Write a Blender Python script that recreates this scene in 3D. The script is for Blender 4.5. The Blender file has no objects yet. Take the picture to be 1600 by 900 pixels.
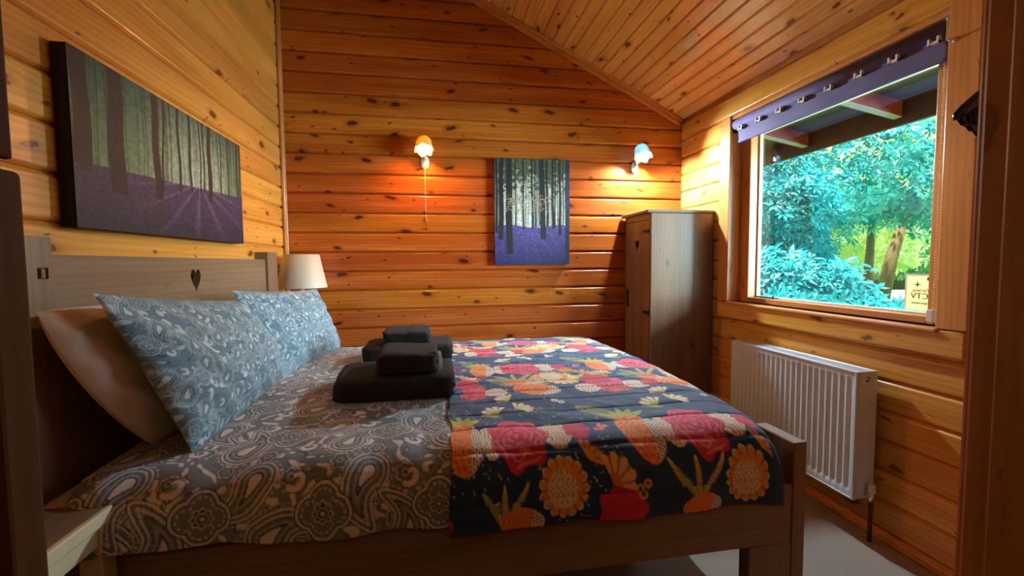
import bpy, bmesh, math, random
import numpy as np
from mathutils import Matrix, Vector
from mathutils.geometry import tessellate_polygon

random.seed(7)
RNG = np.random.default_rng(7)
SC = bpy.context.scene
COL = SC.collection

# ------------------------------------------------------------------ camera
cam_d = bpy.data.cameras.new('camera')
cam_d.sensor_width = 36.0
cam_d.lens = 682.83 / 1600.0 * 36.0
cam_d.clip_start = 0.02
cam = bpy.data.objects.new('camera', cam_d)
COL.objects.link(cam)
yaw, pitch, roll = math.radians(9.9032), math.radians(3.30435), math.radians(-0.46625)
f_ = Vector((math.sin(yaw) * math.cos(pitch), math.cos(yaw) * math.cos(pitch), -math.sin(pitch)))
r_ = Vector((math.cos(yaw), -math.sin(yaw), 0))
u_ = r_.cross(f_)
r2 = r_ * math.cos(roll) + u_ * math.sin(roll)
u2 = -r_ * math.sin(roll) + u_ * math.cos(roll)
cam.matrix_world = Matrix(((r2.x, u2.x, -f_.x, 0), (r2.y, u2.y, -f_.y, 0), (r2.z, u2.z, -f_.z, 1.2), (0, 0, 0, 1)))
SC.camera = cam

# ------------------------------------------------------------------ sky, sun, added window fill, exposure
SC.view_settings.view_transform = 'Standard'
SC.view_settings.look = 'None'
SC.view_settings.exposure = 0.5
SC.view_settings.gamma = 1.0
SC.view_settings.use_curve_mapping = False
world = bpy.data.worlds.new('sky')
SC.world = world
world.use_nodes = True
wn = world.node_tree
wn.nodes.clear()
w_out = wn.nodes.new('ShaderNodeOutputWorld')
w_bg = wn.nodes.new('ShaderNodeBackground')
w_sky = wn.nodes.new('ShaderNodeTexSky')
w_sky.sky_type = 'NISHITA'
w_sky.sun_disc = False
w_sky.sun_elevation = math.radians(48)
w_sky.sun_rotation = math.radians(60)
w_bg.inputs['Strength'].default_value = 0.45
wn.links.new(w_sky.outputs[0], w_bg.inputs['Color'])
wn.links.new(w_bg.outputs[0], w_out.inputs['Surface'])


def lamp(name, kind, loc, energy, color, direction=None, **kw):
    d = bpy.data.lights.new(name, kind)
    d.energy = energy
    d.color = color
    for k, v in kw.items():
        setattr(d, k, v)
    o = bpy.data.objects.new(name, d)
    o.location = loc
    if direction is not None:
        o.rotation_euler = Vector(direction).to_track_quat('-Z', 'Y').to_euler()
    COL.objects.link(o)
    return o


lamp('sun', 'SUN', (12, 4, 12), 13.0, (1.0, 0.93, 0.78), (0.10, 0.06, -1.0), angle=0.02)
lamp('daylight_fill', 'AREA', (3.9, 0.78, 1.60), 330.0, (0.60, 0.83, 1.0), (-1.0, 0.10, -0.03),  # added lamp outside, out of view, strengthens the window light on the bed
     shape='RECTANGLE', size=1.4, size_y=1.2)
lamp('hall_light', 'AREA', (0.25, -0.85, 2.2), 1.6, (1.0, 0.50, 0.20), (0, 0.6, -1), shape='DISK', size=0.8)

# ------------------------------------------------------------------ node helpers
class N:
    def __init__(s, name):
        s.m = bpy.data.materials.new(name)
        s.m.use_nodes = True
        s.t = s.m.node_tree
        s.t.nodes.clear()
        s.out = s.new('ShaderNodeOutputMaterial')

    def new(s, kind, **kw):
        n = s.t.nodes.new(kind)
        for k, v in kw.items():
            setattr(n, k, v)
        return n

    def put(s, node, key, v):
        i = node.inputs[key]
        if isinstance(v, bpy.types.NodeSocket):
            s.t.links.new(v, i)
        elif v is not None:
            if isinstance(v, tuple) and len(v) == 3 and i.type == 'RGBA':
                v = v + (1.0,)
            i.default_value = v

    def math(s, op, a, b=None, c=None, clamp=False):
        n = s.new('ShaderNodeMath', operation=op, use_clamp=clamp)
        for k, v in enumerate((a, b, c)):
            if v is not None:
                s.put(n, k, v)
        return n.outputs[0]

    def vmath(s, op, a, b=None):
        n = s.new('ShaderNodeVectorMath', operation=op)
        s.put(n, 0, a)
        if b is not None:
            s.put(n, 1, b)
        return n.outputs[0]

    def xyz(s, x, y, z):
        n = s.new('ShaderNodeCombineXYZ')
        for k, v in enumerate((x, y, z)):
            s.put(n, k, v)
        return n.outputs[0]

    def sep(s, v):
        n = s.new('ShaderNodeSeparateXYZ')
        s.put(n, 0, v)
        return n.outputs

    def noise(s, vec, scale, detail=3.0, rough=0.5, dist=0.0):
        n = s.new('ShaderNodeTexNoise')
        s.put(n, 'Vector', vec)
        s.put(n, 'Scale', scale)
        s.put(n, 'Detail', detail)
        s.put(n, 'Roughness', rough)
        s.put(n, 'Distortion', dist)
        return n.outputs[0]

    def ramp(s, fac, stops, interp='LINEAR'):
        n = s.new('ShaderNodeValToRGB')
        n.color_ramp.interpolation = interp
        e = n.color_ramp.elements
        while len(e) < len(stops):
            e.new(0.5)
        for k, (p, c) in enumerate(stops):
            e[k].position = p
            e[k].color = (c[0], c[1], c[2], 1.0) if isinstance(c, tuple) else (c, c, c, 1.0)
        s.put(n, 0, fac)
        return n.outputs[0]

    def mix(s, fac, a, b, mode='MIX'):
        n = s.new('ShaderNodeMix', data_type='RGBA', blend_type=mode)
        s.put(n, 0, fac)
        s.put(n, 6, a)
        s.put(n, 7, b)
        return n.outputs[2]

    def maprange(s, v, a, b, c=0.0, d=1.0):
        n = s.new('ShaderNodeMapRange', interpolation_type='SMOOTHSTEP')
        for k, x in enumerate((v, a, b, c, d)):
            s.put(n, k, x)
        return n.outputs[0]

    def obj(s):
        return s.new('ShaderNodeTexCoord').outputs['Object']

    def rnd(s):
        return s.new('ShaderNodeObjectInfo').outputs['Random']

    def bsdf(s, color, rough=0.5, bump=None, bump_str=0.2, bump_dist=0.01, spec=0.5, **kw):
        p = s.new('ShaderNodeBsdfPrincipled')
        s.put(p, 'Base Color', color)
        s.put(p, 'Roughness', rough)
        s.put(p, 'Specular IOR Level', spec)
        for k, v in kw.items():
            s.put(p, k.replace('_', ' '), v)
        if bump is not None:
            b = s.new('ShaderNodeBump')
            s.put(b, 'Height', bump)
            s.put(b, 'Strength', bump_str)
            s.put(b, 'Distance', bump_dist)
            s.t.links.new(b.outputs[0], p.inputs['Normal'])
        s.t.links.new(p.outputs[0], s.out.inputs['Surface'])
        return s.m


def m_plain(name, color, rough=0.5, noise_scale=60.0, var=0.12, bump=0.05, spec=0.5, **kw):
    n = N(name)
    f = n.noise(n.obj(), noise_scale, 3.0)
    c = n.mix(f, tuple(x * (1 - var) for x in color), tuple(min(1, x * (1 + var)) for x in color))
    return n.bsdf(c, rough, f, bump, 0.002, spec, **kw)


def m_pine(name, light, mid, dark, knot=1.0, rough=0.28, along=(3.1, 7.2), ring_freq=48.0, tint=0.28, spec=0.5):
    """Varnished softwood; the grain runs along local X, local Z runs across the face."""
    n = N(name)
    rnd = n.rnd()
    px, py, pz = n.sep(n.obj())
    ox = n.math('MULTIPLY', rnd, 137.0)
    oz = n.math('MULTIPLY', rnd, 53.0)
    x = n.math('ADD', px, ox)
    z0 = n.math('ADD', pz, n.math('MULTIPLY', py, 1.0))
    z = n.math('ADD', z0, oz)

    def knots(sx, sz, rmin, rmax, thresh):
        v = n.new('ShaderNodeTexVoronoi', voronoi_dimensions='2D', feature='F1')
        vec = n.xyz(n.math('MULTIPLY', x, sx), n.math('MULTIPLY', z, sz), 0.0)
        n.put(v, 'Vector', vec)
        n.put(v, 'Scale', 1.0)
        n.put(v, 'Randomness', 0.95)
        dx, dz, _ = n.sep(n.vmath('SUBTRACT', vec, v.outputs['Position']))
        cr = n.new('ShaderNodeSeparateColor')
        n.put(cr, 0, v.outputs['Color'])
        dx = n.math('DIVIDE', dx, sx)
        dz = n.math('DIVIDE', dz, sz)
        dxs = n.math('MULTIPLY', n.math('ADD', dx, n.math('MULTIPLY', dz, n.math('MULTIPLY', n.math('SUBTRACT', cr.outputs[2], 0.5), 3.2))), 0.5)
        d = n.math('SQRT', n.math('ADD', n.math('MULTIPLY', dxs, dxs), n.math('MULTIPLY', dz, dz)))
        d = n.math('ADD', d, n.math('MULTIPLY', n.math('SUBTRACT', n.noise(n.xyz(x, z, 0.0), 70.0, 2.0), 0.5), 0.013))
        rad = n.math('MULTIPLY_ADD', cr.outputs[1], rmax - rmin, rmin)
        on = n.math('GREATER_THAN', cr.outputs[0], thresh)
        k = n.math('DIVIDE', d, rad)
        return k, on, dz

    k1, on1, dz1 = knots(along[0], along[1], 0.0045, 0.0160, 0.42)
    k2, on2, dz2 = knots(along[0] * 2.3, along[1] * 1.6, 0.0025, 0.0068, 0.62)
    pull = n.math('MULTIPLY', n.math('EXPONENT', n.math('MULTIPLY', n.math('MULTIPLY', k1, k1), -0.11)), n.math('MULTIPLY', on1, dz1))
    zg = n.math('SUBTRACT', z, n.math('MULTIPLY', pull, 0.75))
    wav = n.noise(n.xyz(n.math('MULTIPLY', x, 0.8), n.math('MULTIPLY', zg, 7.0), rnd), 1.0, 2.0)
    rings = n.math('MULTIPLY_ADD', zg, ring_freq * 6.0, n.math('MULTIPLY', wav, 16.0))
    rs = n.math('MULTIPLY_ADD', n.math('SINE', rings), 0.5, 0.5)
    fine = n.noise(n.xyz(n.math('MULTIPLY', x, 2.5), n.math('MULTIPLY', zg, 170.0), rnd), 1.0, 3.0)
    broad = n.noise(n.xyz(n.math('MULTIPLY', x, 1.1), n.math('MULTIPLY', zg, 15.0), rnd), 1.0, 4.0, 0.55, 0.6)
    g = n.math('ADD', n.math('MULTIPLY', n.math('POWER', rs, 2.0), 0.10), n.math('ADD', n.math('MULTIPLY', fine, 0.13), n.math('MULTIPLY', broad, 0.66)))
    c = n.ramp(g, [(0.18, light), (0.46, mid), (0.85, dark)])
    halo = n.math('MULTIPLY', on1, n.maprange(k1, 2.6, 0.9))
    c = n.mix(n.math('MULTIPLY', halo, 0.55 * knot), c, dark)
    kd = tuple(v * 0.16 for v in dark)
    kc = n.ramp(n.math('MULTIPLY', k1, 0.8), [(0.0, tuple(v * 0.5 for v in dark)), (0.45, tuple(v * 0.3 for v in dark)), (0.75, kd)])
    c = n.mix(n.math('MULTIPLY', n.math('MULTIPLY', on1, n.maprange(k1, 1.15, 0.8)), 0.93 * knot), c, kc)
    c = n.mix(n.math('MULTIPLY', n.math('MULTIPLY', on2, n.maprange(k2, 1.25, 0.8)), 0.8 * knot), c, kd)
    hsv = n.new('ShaderNodeHueSaturation')
    n.put(hsv, 'Color', c)
    n.put(hsv, 'Value', n.math('MULTIPLY_ADD', n.math('FRACT', n.math('MULTIPLY', rnd, 7.31)), tint, 1.0 - tint * 0.5))
    n.put(hsv, 'Hue', n.math('MULTIPLY_ADD', n.math('FRACT', n.math('MULTIPLY', rnd, 3.77)), 0.016, 0.492))
    return n.bsdf(hsv.outputs[0], rough, g, 0.12, 0.003, spec)


M = {}
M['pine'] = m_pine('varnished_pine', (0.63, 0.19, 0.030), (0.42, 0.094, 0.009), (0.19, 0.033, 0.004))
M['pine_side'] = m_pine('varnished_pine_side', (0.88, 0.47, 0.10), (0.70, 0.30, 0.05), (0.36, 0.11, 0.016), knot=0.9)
M['pine_ceiling'] = m_pine('varnished_pine_ceiling', (0.90, 0.53, 0.19), (0.74, 0.35, 0.10), (0.40, 0.14, 0.03), rough=0.17, along=(2.2, 9.0))
M['pine_trim'] = m_pine('pine_trim', (0.76, 0.36, 0.11), (0.60, 0.24, 0.06), (0.34, 0.105, 0.022), knot=0.35, rough=0.3, tint=0.12)
M['jamb'] = m_pine('stained_door_pine', (0.52, 0.19, 0.042), (0.39, 0.135, 0.028), (0.19, 0.06, 0.013), knot=0.5, rough=0.5, tint=0.1)
M['jamb_dark'] = m_pine('dark_stained_strip', (0.14, 0.05, 0.015), (0.10, 0.035, 0.011), (0.05, 0.016, 0.005), knot=0.5, rough=0.7, tint=0.1, spec=0.05)
M['bed_wood'] = m_pine('grey_brown_bed_wood', (0.30, 0.20, 0.115), (0.22, 0.135, 0.075), (0.11, 0.062, 0.032), knot=0.35, rough=0.42, along=(1.6, 5), tint=0.12)
M['wardrobe_wood'] = m_pine('waxed_wardrobe_wood', (0.27, 0.16, 0.095), (0.20, 0.113, 0.064), (0.10, 0.053, 0.03), knot=0.4, rough=0.27, along=(1.6, 5), tint=0.12)
M['cream_paint'] = m_plain('cream_paint', (0.62, 0.56, 0.36), 0.45, 30, 0.08, 0.1)
M['table_top'] = m_pine('table_top_wood', (0.30, 0.19, 0.11), (0.22, 0.13, 0.07), (0.12, 0.06, 0.03), knot=0.3, rough=0.35)
M['white_enamel'] = m_plain('white_enamel', (0.67, 0.76, 0.85), 0.32, 12, 0.02, 0.01)
M['white_plastic'] = m_plain('white_plastic', (0.82, 0.80, 0.74), 0.35, 40, 0.02, 0.01)
M['dark_metal'] = m_plain('dark_metal', (0.035, 0.03, 0.028), 0.4, 80, 0.2, 0.05, Metallic=0.7)
M['black_plastic'] = m_plain('black_plastic', (0.012, 0.012, 0.013), 0.28, 80, 0.2, 0.05)
M['copper_pipe'] = m_plain('painted_pipe', (0.09, 0.045, 0.03), 0.35, 50, 0.2, 0.03, Metallic=0.5)
M['chrome'] = m_plain('chrome', (0.72, 0.72, 0.72), 0.18, 60, 0.05, 0.01, Metallic=1.0)
M['brass'] = m_plain('antique_brass', (0.42, 0.27, 0.10), 0.3, 60, 0.15, 0.02, Metallic=1.0)
M['linen'] = m_plain('cream_linen', (0.66, 0.58, 0.52), 0.85, 240, 0.07, 0.25)
M['purple'] = m_plain('purple_blind_fabric', (0.10, 0.075, 0.19), 0.75, 300, 0.2, 0.3)
M['canvas_edge'] = m_plain('canvas_edge', (0.006, 0.006, 0.010), 0.7, 200, 0.2, 0.2)
M['soffit'] = m_plain('brown_stained_soffit', (0.016, 0.006, 0.004), 0.55, 25, 0.3, 0.1)
M['rafter'] = m_plain('red_stained_rafter', (0.17, 0.022, 0.010), 0.5, 25, 0.25, 0.1)
M['gasket'] = m_plain('pale_glazing_bead', (0.78, 0.74, 0.60), 0.35, 40, 0.04, 0.02)
M['shade_cloth'] = None


def m_towel():
    n = N('charcoal_towelling')
    a = n.noise(n.obj(), 420.0, 2.0)
    b = n.noise(n.obj(), 60.0, 3.0)
    c = n.mix(a, (0.006, 0.005, 0.005), (0.055, 0.046, 0.046))
    return n.bsdf(c, 0.95, n.math('ADD', a, n.math('MULTIPLY', b, 0.8)), 1.0, 0.006, 0.1, Sheen_Weight=0.12)


def m_print(name, rough=0.8, sheen=0.1):
    n = N(name)
    a = n.new('ShaderNodeAttribute', attribute_name='Print')
    f = n.noise(n.obj(), 700.0, 2.0)
    w = n.noise(n.obj(), 14.0, 3.0)
    return n.bsdf(a.outputs['Color'], rough, n.math('ADD', n.math('MULTIPLY', f, 0.15), w), 0.35, 0.008, 0.3, Sheen_Weight=sheen)


def m_carpet():
    n = N('beige_carpet')
    a = n.noise(n.obj(), 260.0, 3.0, 0.7)
    b = n.noise(n.obj(), 3.0, 3.0)
    c = n.mix(a, (0.30, 0.24, 0.205), (0.50, 0.42, 0.37))
    c = n.mix(n.math('MULTIPLY', b, 0.35), c, (0.33, 0.27, 0.23))
    return n.bsdf(c, 0.95, a, 0.8, 0.006, 0.1)


def m_glass():
    n = N('window_glass')
    t = n.new('ShaderNodeBsdfTransparent')
    n.put(t, 'Color', (0.97, 1.0, 0.985))
    g = n.new('ShaderNodeBsdfGlossy')
    n.put(g, 'Roughness', 0.0)
    ge = n.new('ShaderNodeNewGeometry')
    dn = n.new('ShaderNodeVectorMath', operation='DOT_PRODUCT')
    n.put(dn, 0, ge.outputs['Normal'])
    n.put(dn, 1, ge.outputs['Incoming'])
    c1 = n.math('SUBTRACT', 1.0, n.math('ABSOLUTE', dn.outputs['Value']))
    fr = n.math('MULTIPLY_ADD', n.math('POWER', c1, 5.0), 0.96, 0.04)
    mx = n.new('ShaderNodeMixShader')
    n.t.links.new(fr, mx.inputs[0])
    n.t.links.new(t.outputs[0], mx.inputs[1])
    n.t.links.new(g.outputs[0], mx.inputs[2])
    n.t.links.new(mx.outputs[0], n.out.inputs['Surface'])
    return n.m


def m_clear():
    n = N('clear_plastic')
    t = n.new('ShaderNodeBsdfTransparent')
    n.put(t, 'Color', (0.9, 0.92, 0.93))
    g = n.new('ShaderNodeBsdfPrincipled')
    n.put(g, 'Base Color', (0.8, 0.83, 0.85))
    n.put(g, 'Roughness', 0.2)
    mx = n.new('ShaderNodeMixShader')
    n.put(mx, 0, 0.5)
    n.t.links.new(t.outputs[0], mx.inputs[1])
    n.t.links.new(g.outputs[0], mx.inputs[2])
    n.t.links.new(mx.outputs[0], n.out.inputs['Surface'])
    return n.m


def m_translucent(name, color, amount=0.5, rough=0.5, vary=None, gloss=0.08):
    n = N(name)
    col = color
    if vary:
        f = n.noise(n.obj(), vary[1], 2.0)
        col = n.mix(n.ramp(f, [(0.3, 0.0), (0.7, 1.0)]), color, vary[0])
    d = n.new('ShaderNodeBsdfDiffuse')
    n.put(d, 'Color', col)
    t = n.new('ShaderNodeBsdfTranslucent')
    n.put(t, 'Color', col)
    mx = n.new('ShaderNodeMixShader')
    n.put(mx, 0, amount)
    n.t.links.new(d.outputs[0], mx.inputs[1])
    n.t.links.new(t.outputs[0], mx.inputs[2])
    g = n.new('ShaderNodeBsdfGlossy')
    n.put(g, 'Roughness', rough)
    n.put(g, 'Color', (1, 1, 1, 1))
    m2 = n.new('ShaderNodeMixShader')
    n.put(m2, 0, gloss)
    n.t.links.new(mx.outputs[0], m2.inputs[1])
    n.t.links.new(g.outputs[0], m2.inputs[2])
    n.t.links.new(m2.outputs[0], n.out.inputs['Surface'])
    return n.m


def m_emit(name, color, strength):
    n = N(name)
    e = n.new('ShaderNodeEmission')
    n.put(e, 'Color', color)
    n.put(e, 'Strength', strength)
    n.t.links.new(e.outputs[0], n.out.inputs['Surface'])
    return n.m


M['towel'] = m_towel()
M['quilt'] = m_print('fruit_print_quilt', 0.75, 0.15)
M['paisley'] = m_print('paisley_cotton', 0.75, 0.1)
M['picture'] = m_print('printed_canvas', 0.6, 0.0)
M['carpet'] = m_carpet()
M['glass'] = m_glass()
M['clear'] = m_clear()
M['shade_cloth'] = m_translucent('cream_lamp_shade', (0.72, 0.66, 0.52), 0.25)
M['frosted_warm'] = m_translucent('amber_frosted_glass', (0.62, 0.40, 0.14), 0.45, 0.3)
M['frosted_cool'] = m_translucent('white_frosted_glass', (0.40, 0.56, 0.60), 0.4, 0.3)
M['grass'] = m_plain('garden_grass', (0.10, 0.24, 0.04), 0.9, 8, 0.5, 0.5)
M['gravel'] = m_plain('pale_path_gravel', (0.62, 0.58, 0.48), 0.9, 40, 0.25, 0.4)
M['bark'] = m_plain('tan_bark', (0.20, 0.14, 0.05), 0.9, 18, 0.4, 0.6)
M['paper'] = m_translucent('yellow_sticker_paper', (0.85, 0.74, 0.42), 0.5)
M['ink_black'] = m_plain('black_ink', (0.02, 0.02, 0.025), 0.6)
M['ink_red'] = m_plain('red_ink', (0.55, 0.08, 0.05), 0.6)
M['hall_paint'] = m_plain('hall_wall_paint', (0.16, 0.09, 0.05), 0.7, 6, 0.1, 0.05)

# ------------------------------------------------------------------ object helpers
def tag(o, label=None, cat=None, group=None, kind=None):
    for k, v in (('label', label), ('category', cat), ('group', group), ('kind', kind)):
        if v:
            o[k] = v
    return o


def root(name, loc, label=None, cat=None, group=None, kind=None):
    o = bpy.data.objects.new(name, None)
    o.empty_display_size = 0.05
    o.location = loc
    COL.objects.link(o)
    return tag(o, label, cat, group, kind)


def wloc(o):
    v = Vector((0, 0, 0))
    while o is not None:
        v += o.location
        o = o.parent
    return v


def link(name, me, mat, parent=None, M4=None):
    """Link a mesh; M4 is the world matrix, parents are pure translations (or have their own)."""
    o = bpy.data.objects.new(name, me)
    if mat is not None and not me.materials:
        me.materials.append(mat)
    COL.objects.link(o)
    M4 = M4 or Matrix.Identity(4)
    if parent is not None:
        o.parent = parent
        chain, q = Matrix.Identity(4), parent
        while q is not None:
            chain = q.matrix_basis @ chain
            q = q.parent
        o.matrix_basis = chain.inverted() @ M4
    else:
        o.matrix_basis = M4
    return o


def from_bm(name, bm, smooth=False):
    bmesh.ops.recalc_face_normals(bm, faces=bm.faces[:])
    me = bpy.data.meshes.new(name)
    bm.to_mesh(me)
    bm.free()
    if smooth:
        me.polygons.foreach_set('use_smooth', np.ones(len(me.polygons), dtype=bool))
    return me


def from_arrays(name, V, F, smooth=True, colors=None):
    """V (n,3), F (m,k) numpy arrays, all faces with k corners."""
    me = bpy.data.meshes.new(name)
    V = np.asarray(V, dtype=np.float32)
    F = np.asarray(F, dtype=np.int32)
    me.vertices.add(len(V))
    me.vertices.foreach_set('co', V.ravel())
    me.loops.add(F.size)
    me.loops.foreach_set('vertex_index', F.ravel())
    me.polygons.add(len(F))
    me.polygons.foreach_set('loop_start', np.arange(0, F.size, F.shape[1], dtype=np.int32))
    me.update(calc_edges=True)
    me.validate()
    if smooth:
        me.polygons.foreach_set('use_smooth', np.ones(len(F), dtype=bool))
    if colors is not None:
        a = me.color_attributes.new('Print', 'FLOAT_COLOR', 'POINT')
        c = np.ones((len(V), 4), dtype=np.float32)
        c[:, :3] = colors
        a.data.foreach_set('color', c.ravel())
    return me


def grid_faces(nu, nv):
    i = np.arange(nu * nv).reshape(nu, nv)
    return np.stack([i[:-1, :-1], i[1:, :-1], i[1:, 1:], i[:-1, 1:]], -1).reshape(-1, 4)


def bm_box(bm, x0, x1, y0, y1, z0, z1):
    vs = [bm.verts.new(p) for p in ((x0, y0, z0), (x1, y0, z0), (x1, y1, z0), (x0, y1, z0), (x0, y0, z1), (x1, y0, z1), (x1, y1, z1), (x0, y1, z1))]
    for f in ((0, 3, 2, 1), (4, 5, 6, 7), (0, 1, 5, 4), (1, 2, 6, 5), (2, 3, 7, 6), (3, 0, 4, 7)):
        bm.faces.new([vs[k] for k in f])
    return vs


AX = {'x': Matrix.Identity(3), 'y': Matrix(((0, -1, 0), (1, 0, 0), (0, 0, 1))), 'z': Matrix(((0, 0, -1), (0, 1, 0), (1, 0, 0)))}


def box(name, x0, x1, y0, y1, z0, z1, mat, parent=None, grain='x', bev=0.003, seg=1):
    """A box with bevelled edges whose local X (the grain) lies along a world axis."""
    c = Vector(((x0 + x1) / 2, (y0 + y1) / 2, (z0 + z1) / 2))
    R = AX[grain]
    h = R.transposed() @ Vector(((x1 - x0) / 2, (y1 - y0) / 2, (z1 - z0) / 2))
    h = Vector([abs(v) for v in h])
    bm = bmesh.new()
    bm_box(bm, -h.x, h.x, -h.y, h.y, -h.z, h.z)
    if bev:
        bmesh.ops.bevel(bm, geom=bm.edges[:], offset=min(bev, min(h) * 0.8), segments=seg, profile=0.5, affect='EDGES')
    return link(name, from_bm(name, bm, False), mat, parent, Matrix.Translation(c) @ R.to_4x4())


def bm_tube(bm, pts, r, seg=10, caps=True):
    pts = [Vector(p) for p in pts]
    rs = r if isinstance(r, (list, tuple)) else [r] * len(pts)
    rings = []
    t0 = (pts[1] - pts[0]).normalized()
    a = t0.orthogonal().normalized()
    for k, p in enumerate(pts):
        t = (pts[min(k + 1, len(pts) - 1)] - pts[max(k - 1, 0)]).normalized()
        a = (a - t * a.dot(t)).normalized()
        b = t.cross(a)
        rings.append([bm.verts.new(p + (a * math.cos(q) + b * math.sin(q)) * rs[k]) for q in [2 * math.pi * j / seg for j in range(seg)]])
    for A, B in zip(rings, rings[1:]):
        for j in range(seg):
            bm.faces.new((A[j], A[(j + 1) % seg], B[(j + 1) % seg], B[j]))
    if caps:
        bm.faces.new(rings[0][::-1])
        bm.faces.new(rings[-1])


def tube(name, pts, r, mat, parent=None, seg=10):
    bm = bmesh.new()
    bm_tube(bm, pts, r, seg)
    return link(name, from_bm(name, bm, True), mat, parent)


def bm_lathe(bm, prof, c, axis=Vector((0, 0, 1)), seg=20, mod=None):
    """Profile (r, h) turned about an axis; mod(k, angle, r, h) may change (r, h)."""
    axis = Vector(axis).normalized()
    a = axis.orthogonal().normalized()
    b = axis.cross(a)
    rings = []
    for k, (r, h) in enumerate(prof):
        ring = []
        for j in range(seg):
            q = 2 * math.pi * j / seg
            rr, hh = (r, h) if mod is None else mod(k, q, r, h)
            ring.append(bm.verts.new(Vector(c) + axis * hh + (a * math.cos(q) + b * math.sin(q)) * max(rr, 1e-5)))
        rings.append(ring)
    for A, B in zip(rings, rings[1:]):
        for j in range(seg):
            bm.faces.new((A[j], A[(j + 1) % seg], B[(j + 1) % seg], B[j]))


def lathe(name, prof, c, mat, parent=None, axis=(0, 0, 1), seg=20, mod=None):
    bm = bmesh.new()
    bm_lathe(bm, prof, c, axis, seg, mod)
    return link(name, from_bm(name, bm, True), mat, parent)


def extrude_loops(loops, to3d, depth):
    """Flat outline with holes, extruded: to3d(u, v, w) places a point."""
    bm = bmesh.new()
    flat = [p for l in loops for p in l]
    fr = [bm.verts.new(to3d(u, v, 0.0)) for u, v in flat]
    bk = [bm.verts.new(to3d(u, v, depth)) for u, v in flat]
    for t in tessellate_polygon([[Vector((u, v, 0)) for u, v in l] for l in loops]):
        try:
            bm.faces.new([fr[k] for k in t])
            bm.faces.new([bk[k] for k in reversed(t)])
        except ValueError:
            pass
    s = 0
    for l in loops:
        m = len(l)
        for k in range(m):
            a, b = s + k, s + (k + 1) % m
            bm.faces.new((fr[a], fr[b], bk[b], bk[a]))
        s += m
    return bm


def heart(cu, cv, w, h, n=26):
    P = []
    for k in range(n):
        t = 2 * math.pi * k / n
        x = 16 * math.sin(t) ** 3
        y = 13 * math.cos(t) - 5 * math.cos(2 * t) - 2 * math.cos(3 * t) - math.cos(4 * t)
        P.append((cu + x / 32 * w, cv + (y + 2.5) / 29 * h))
    return P

# ------------------------------------------------------------------ room shell
LW, RW, BW, FW = -0.983, 1.870, 3.120, 0.360      # faces of the left, right, back and front walls
EAVE, SLOPE = 2.274, 0.487                        # ceiling height at the right wall and its rise to the left


def ceil_z(x):
    return EAVE + SLOPE * (RW - x)


def structure(name, bm, mat):
    return tag(link(name, from_bm(name, bm), mat), kind='structure')


T = 0.024                                         # plank thickness


def plank_mesh(L0, L1, w, top0=None, top1=None, ch=0.012, dp=0.013):
    """Plank from x = L0 to L1, height w; at its top edge the ends may lie at top0, top1 (cut to a slope)."""
    a0, a1 = (L0 if top0 is None else top0), (L1 if top1 is None else top1)
    prof = [(0, 0), (-(T - dp), 0.0007), (-T + 0.0018, ch * 0.60), (-T, ch * 0.8 + 0.002), (-T, w - ch * 1.15 - 0.002), (-T + 0.0015, w - ch * 1.05), (-(T - dp), w - 0.0009), (0, w)]
    bm = bmesh.new()
    A, B = [], []
    for y, z in prof:
        q = z / w
        A.append(bm.verts.new((L0 + (a0 - L0) * q, y, z)))
        B.append(bm.verts.new((L1 + (a1 - L1) * q, y, z)))
    for k in range(len(prof) - 1):
        bm.faces.new((A[k], A[k + 1], B[k + 1], B[k]))
    bm.faces.new((A[-1], A[0], B[0], B[-1]))
    bm.faces.new(A[::-1])
    bm.faces.new(B)
    return from_bm('plank', bm)


# floor
bm = bmesh.new()
bm_box(bm, LW - 0.2, RW + 0.2, FW - 2.2, BW + 0.2, -0.12, 0.0)
structure('floor', bm, M['carpet'])

# back wall: solid core behind individual planks
bm = bmesh.new()
pts = [(LW - 0.15, 0.0), (RW + 0.15, 0.0), (RW + 0.15, ceil_z(RW + 0.15) + 0.1), (LW - 0.15, ceil_z(LW - 0.15) + 0.1)]
bm2 = extrude_loops([pts], lambda u, v, w: (u, BW + T + w, v), 0.14)
wall_back = structure('wall_back', bm2, M['pine_trim'])
P_B = 0.1313
k = -1
while True:
    z = 0.100 + P_B * k
    zz, h = max(z, 0.0), P_B
    if z < 0:
        h = P_B + z
    if zz > ceil_z(LW):
        break

    def xr(zv):
        return min(RW + 0.01, RW - (zv - EAVE) / SLOPE)
    if xr(zz) > LW + 0.1:
        me = plank_mesh(0.0, xr(zz) - LW + 0.01, h, None, max(0.05, xr(zz + h) - LW + 0.01))
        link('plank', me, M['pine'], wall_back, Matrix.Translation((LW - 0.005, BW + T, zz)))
    k += 1

# left wall
bm = bmesh.new()
bm_box(bm, LW - T - 0.14, LW - T, FW - 0.1, BW + 0.15, 0.0, ceil_z(LW) + 0.2)
wall_left = structure('wall_left', bm, M['pine_trim'])
R_left = Matrix(((0, -1, 0), (1, 0, 0), (0, 0, 1))).to_4x4()
P_S = 0.1300
me_left = plank_mesh(0.0, BW - FW, P_S)
for k in range(27):
    z = 0.147 + P_S * (k - 1)
    if z < -0.01:
        z = 0.0
    link('plank', me_left, M['pine_side'], wall_left, Matrix.Translation((LW - T, FW, z)) @ R_left)

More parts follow.
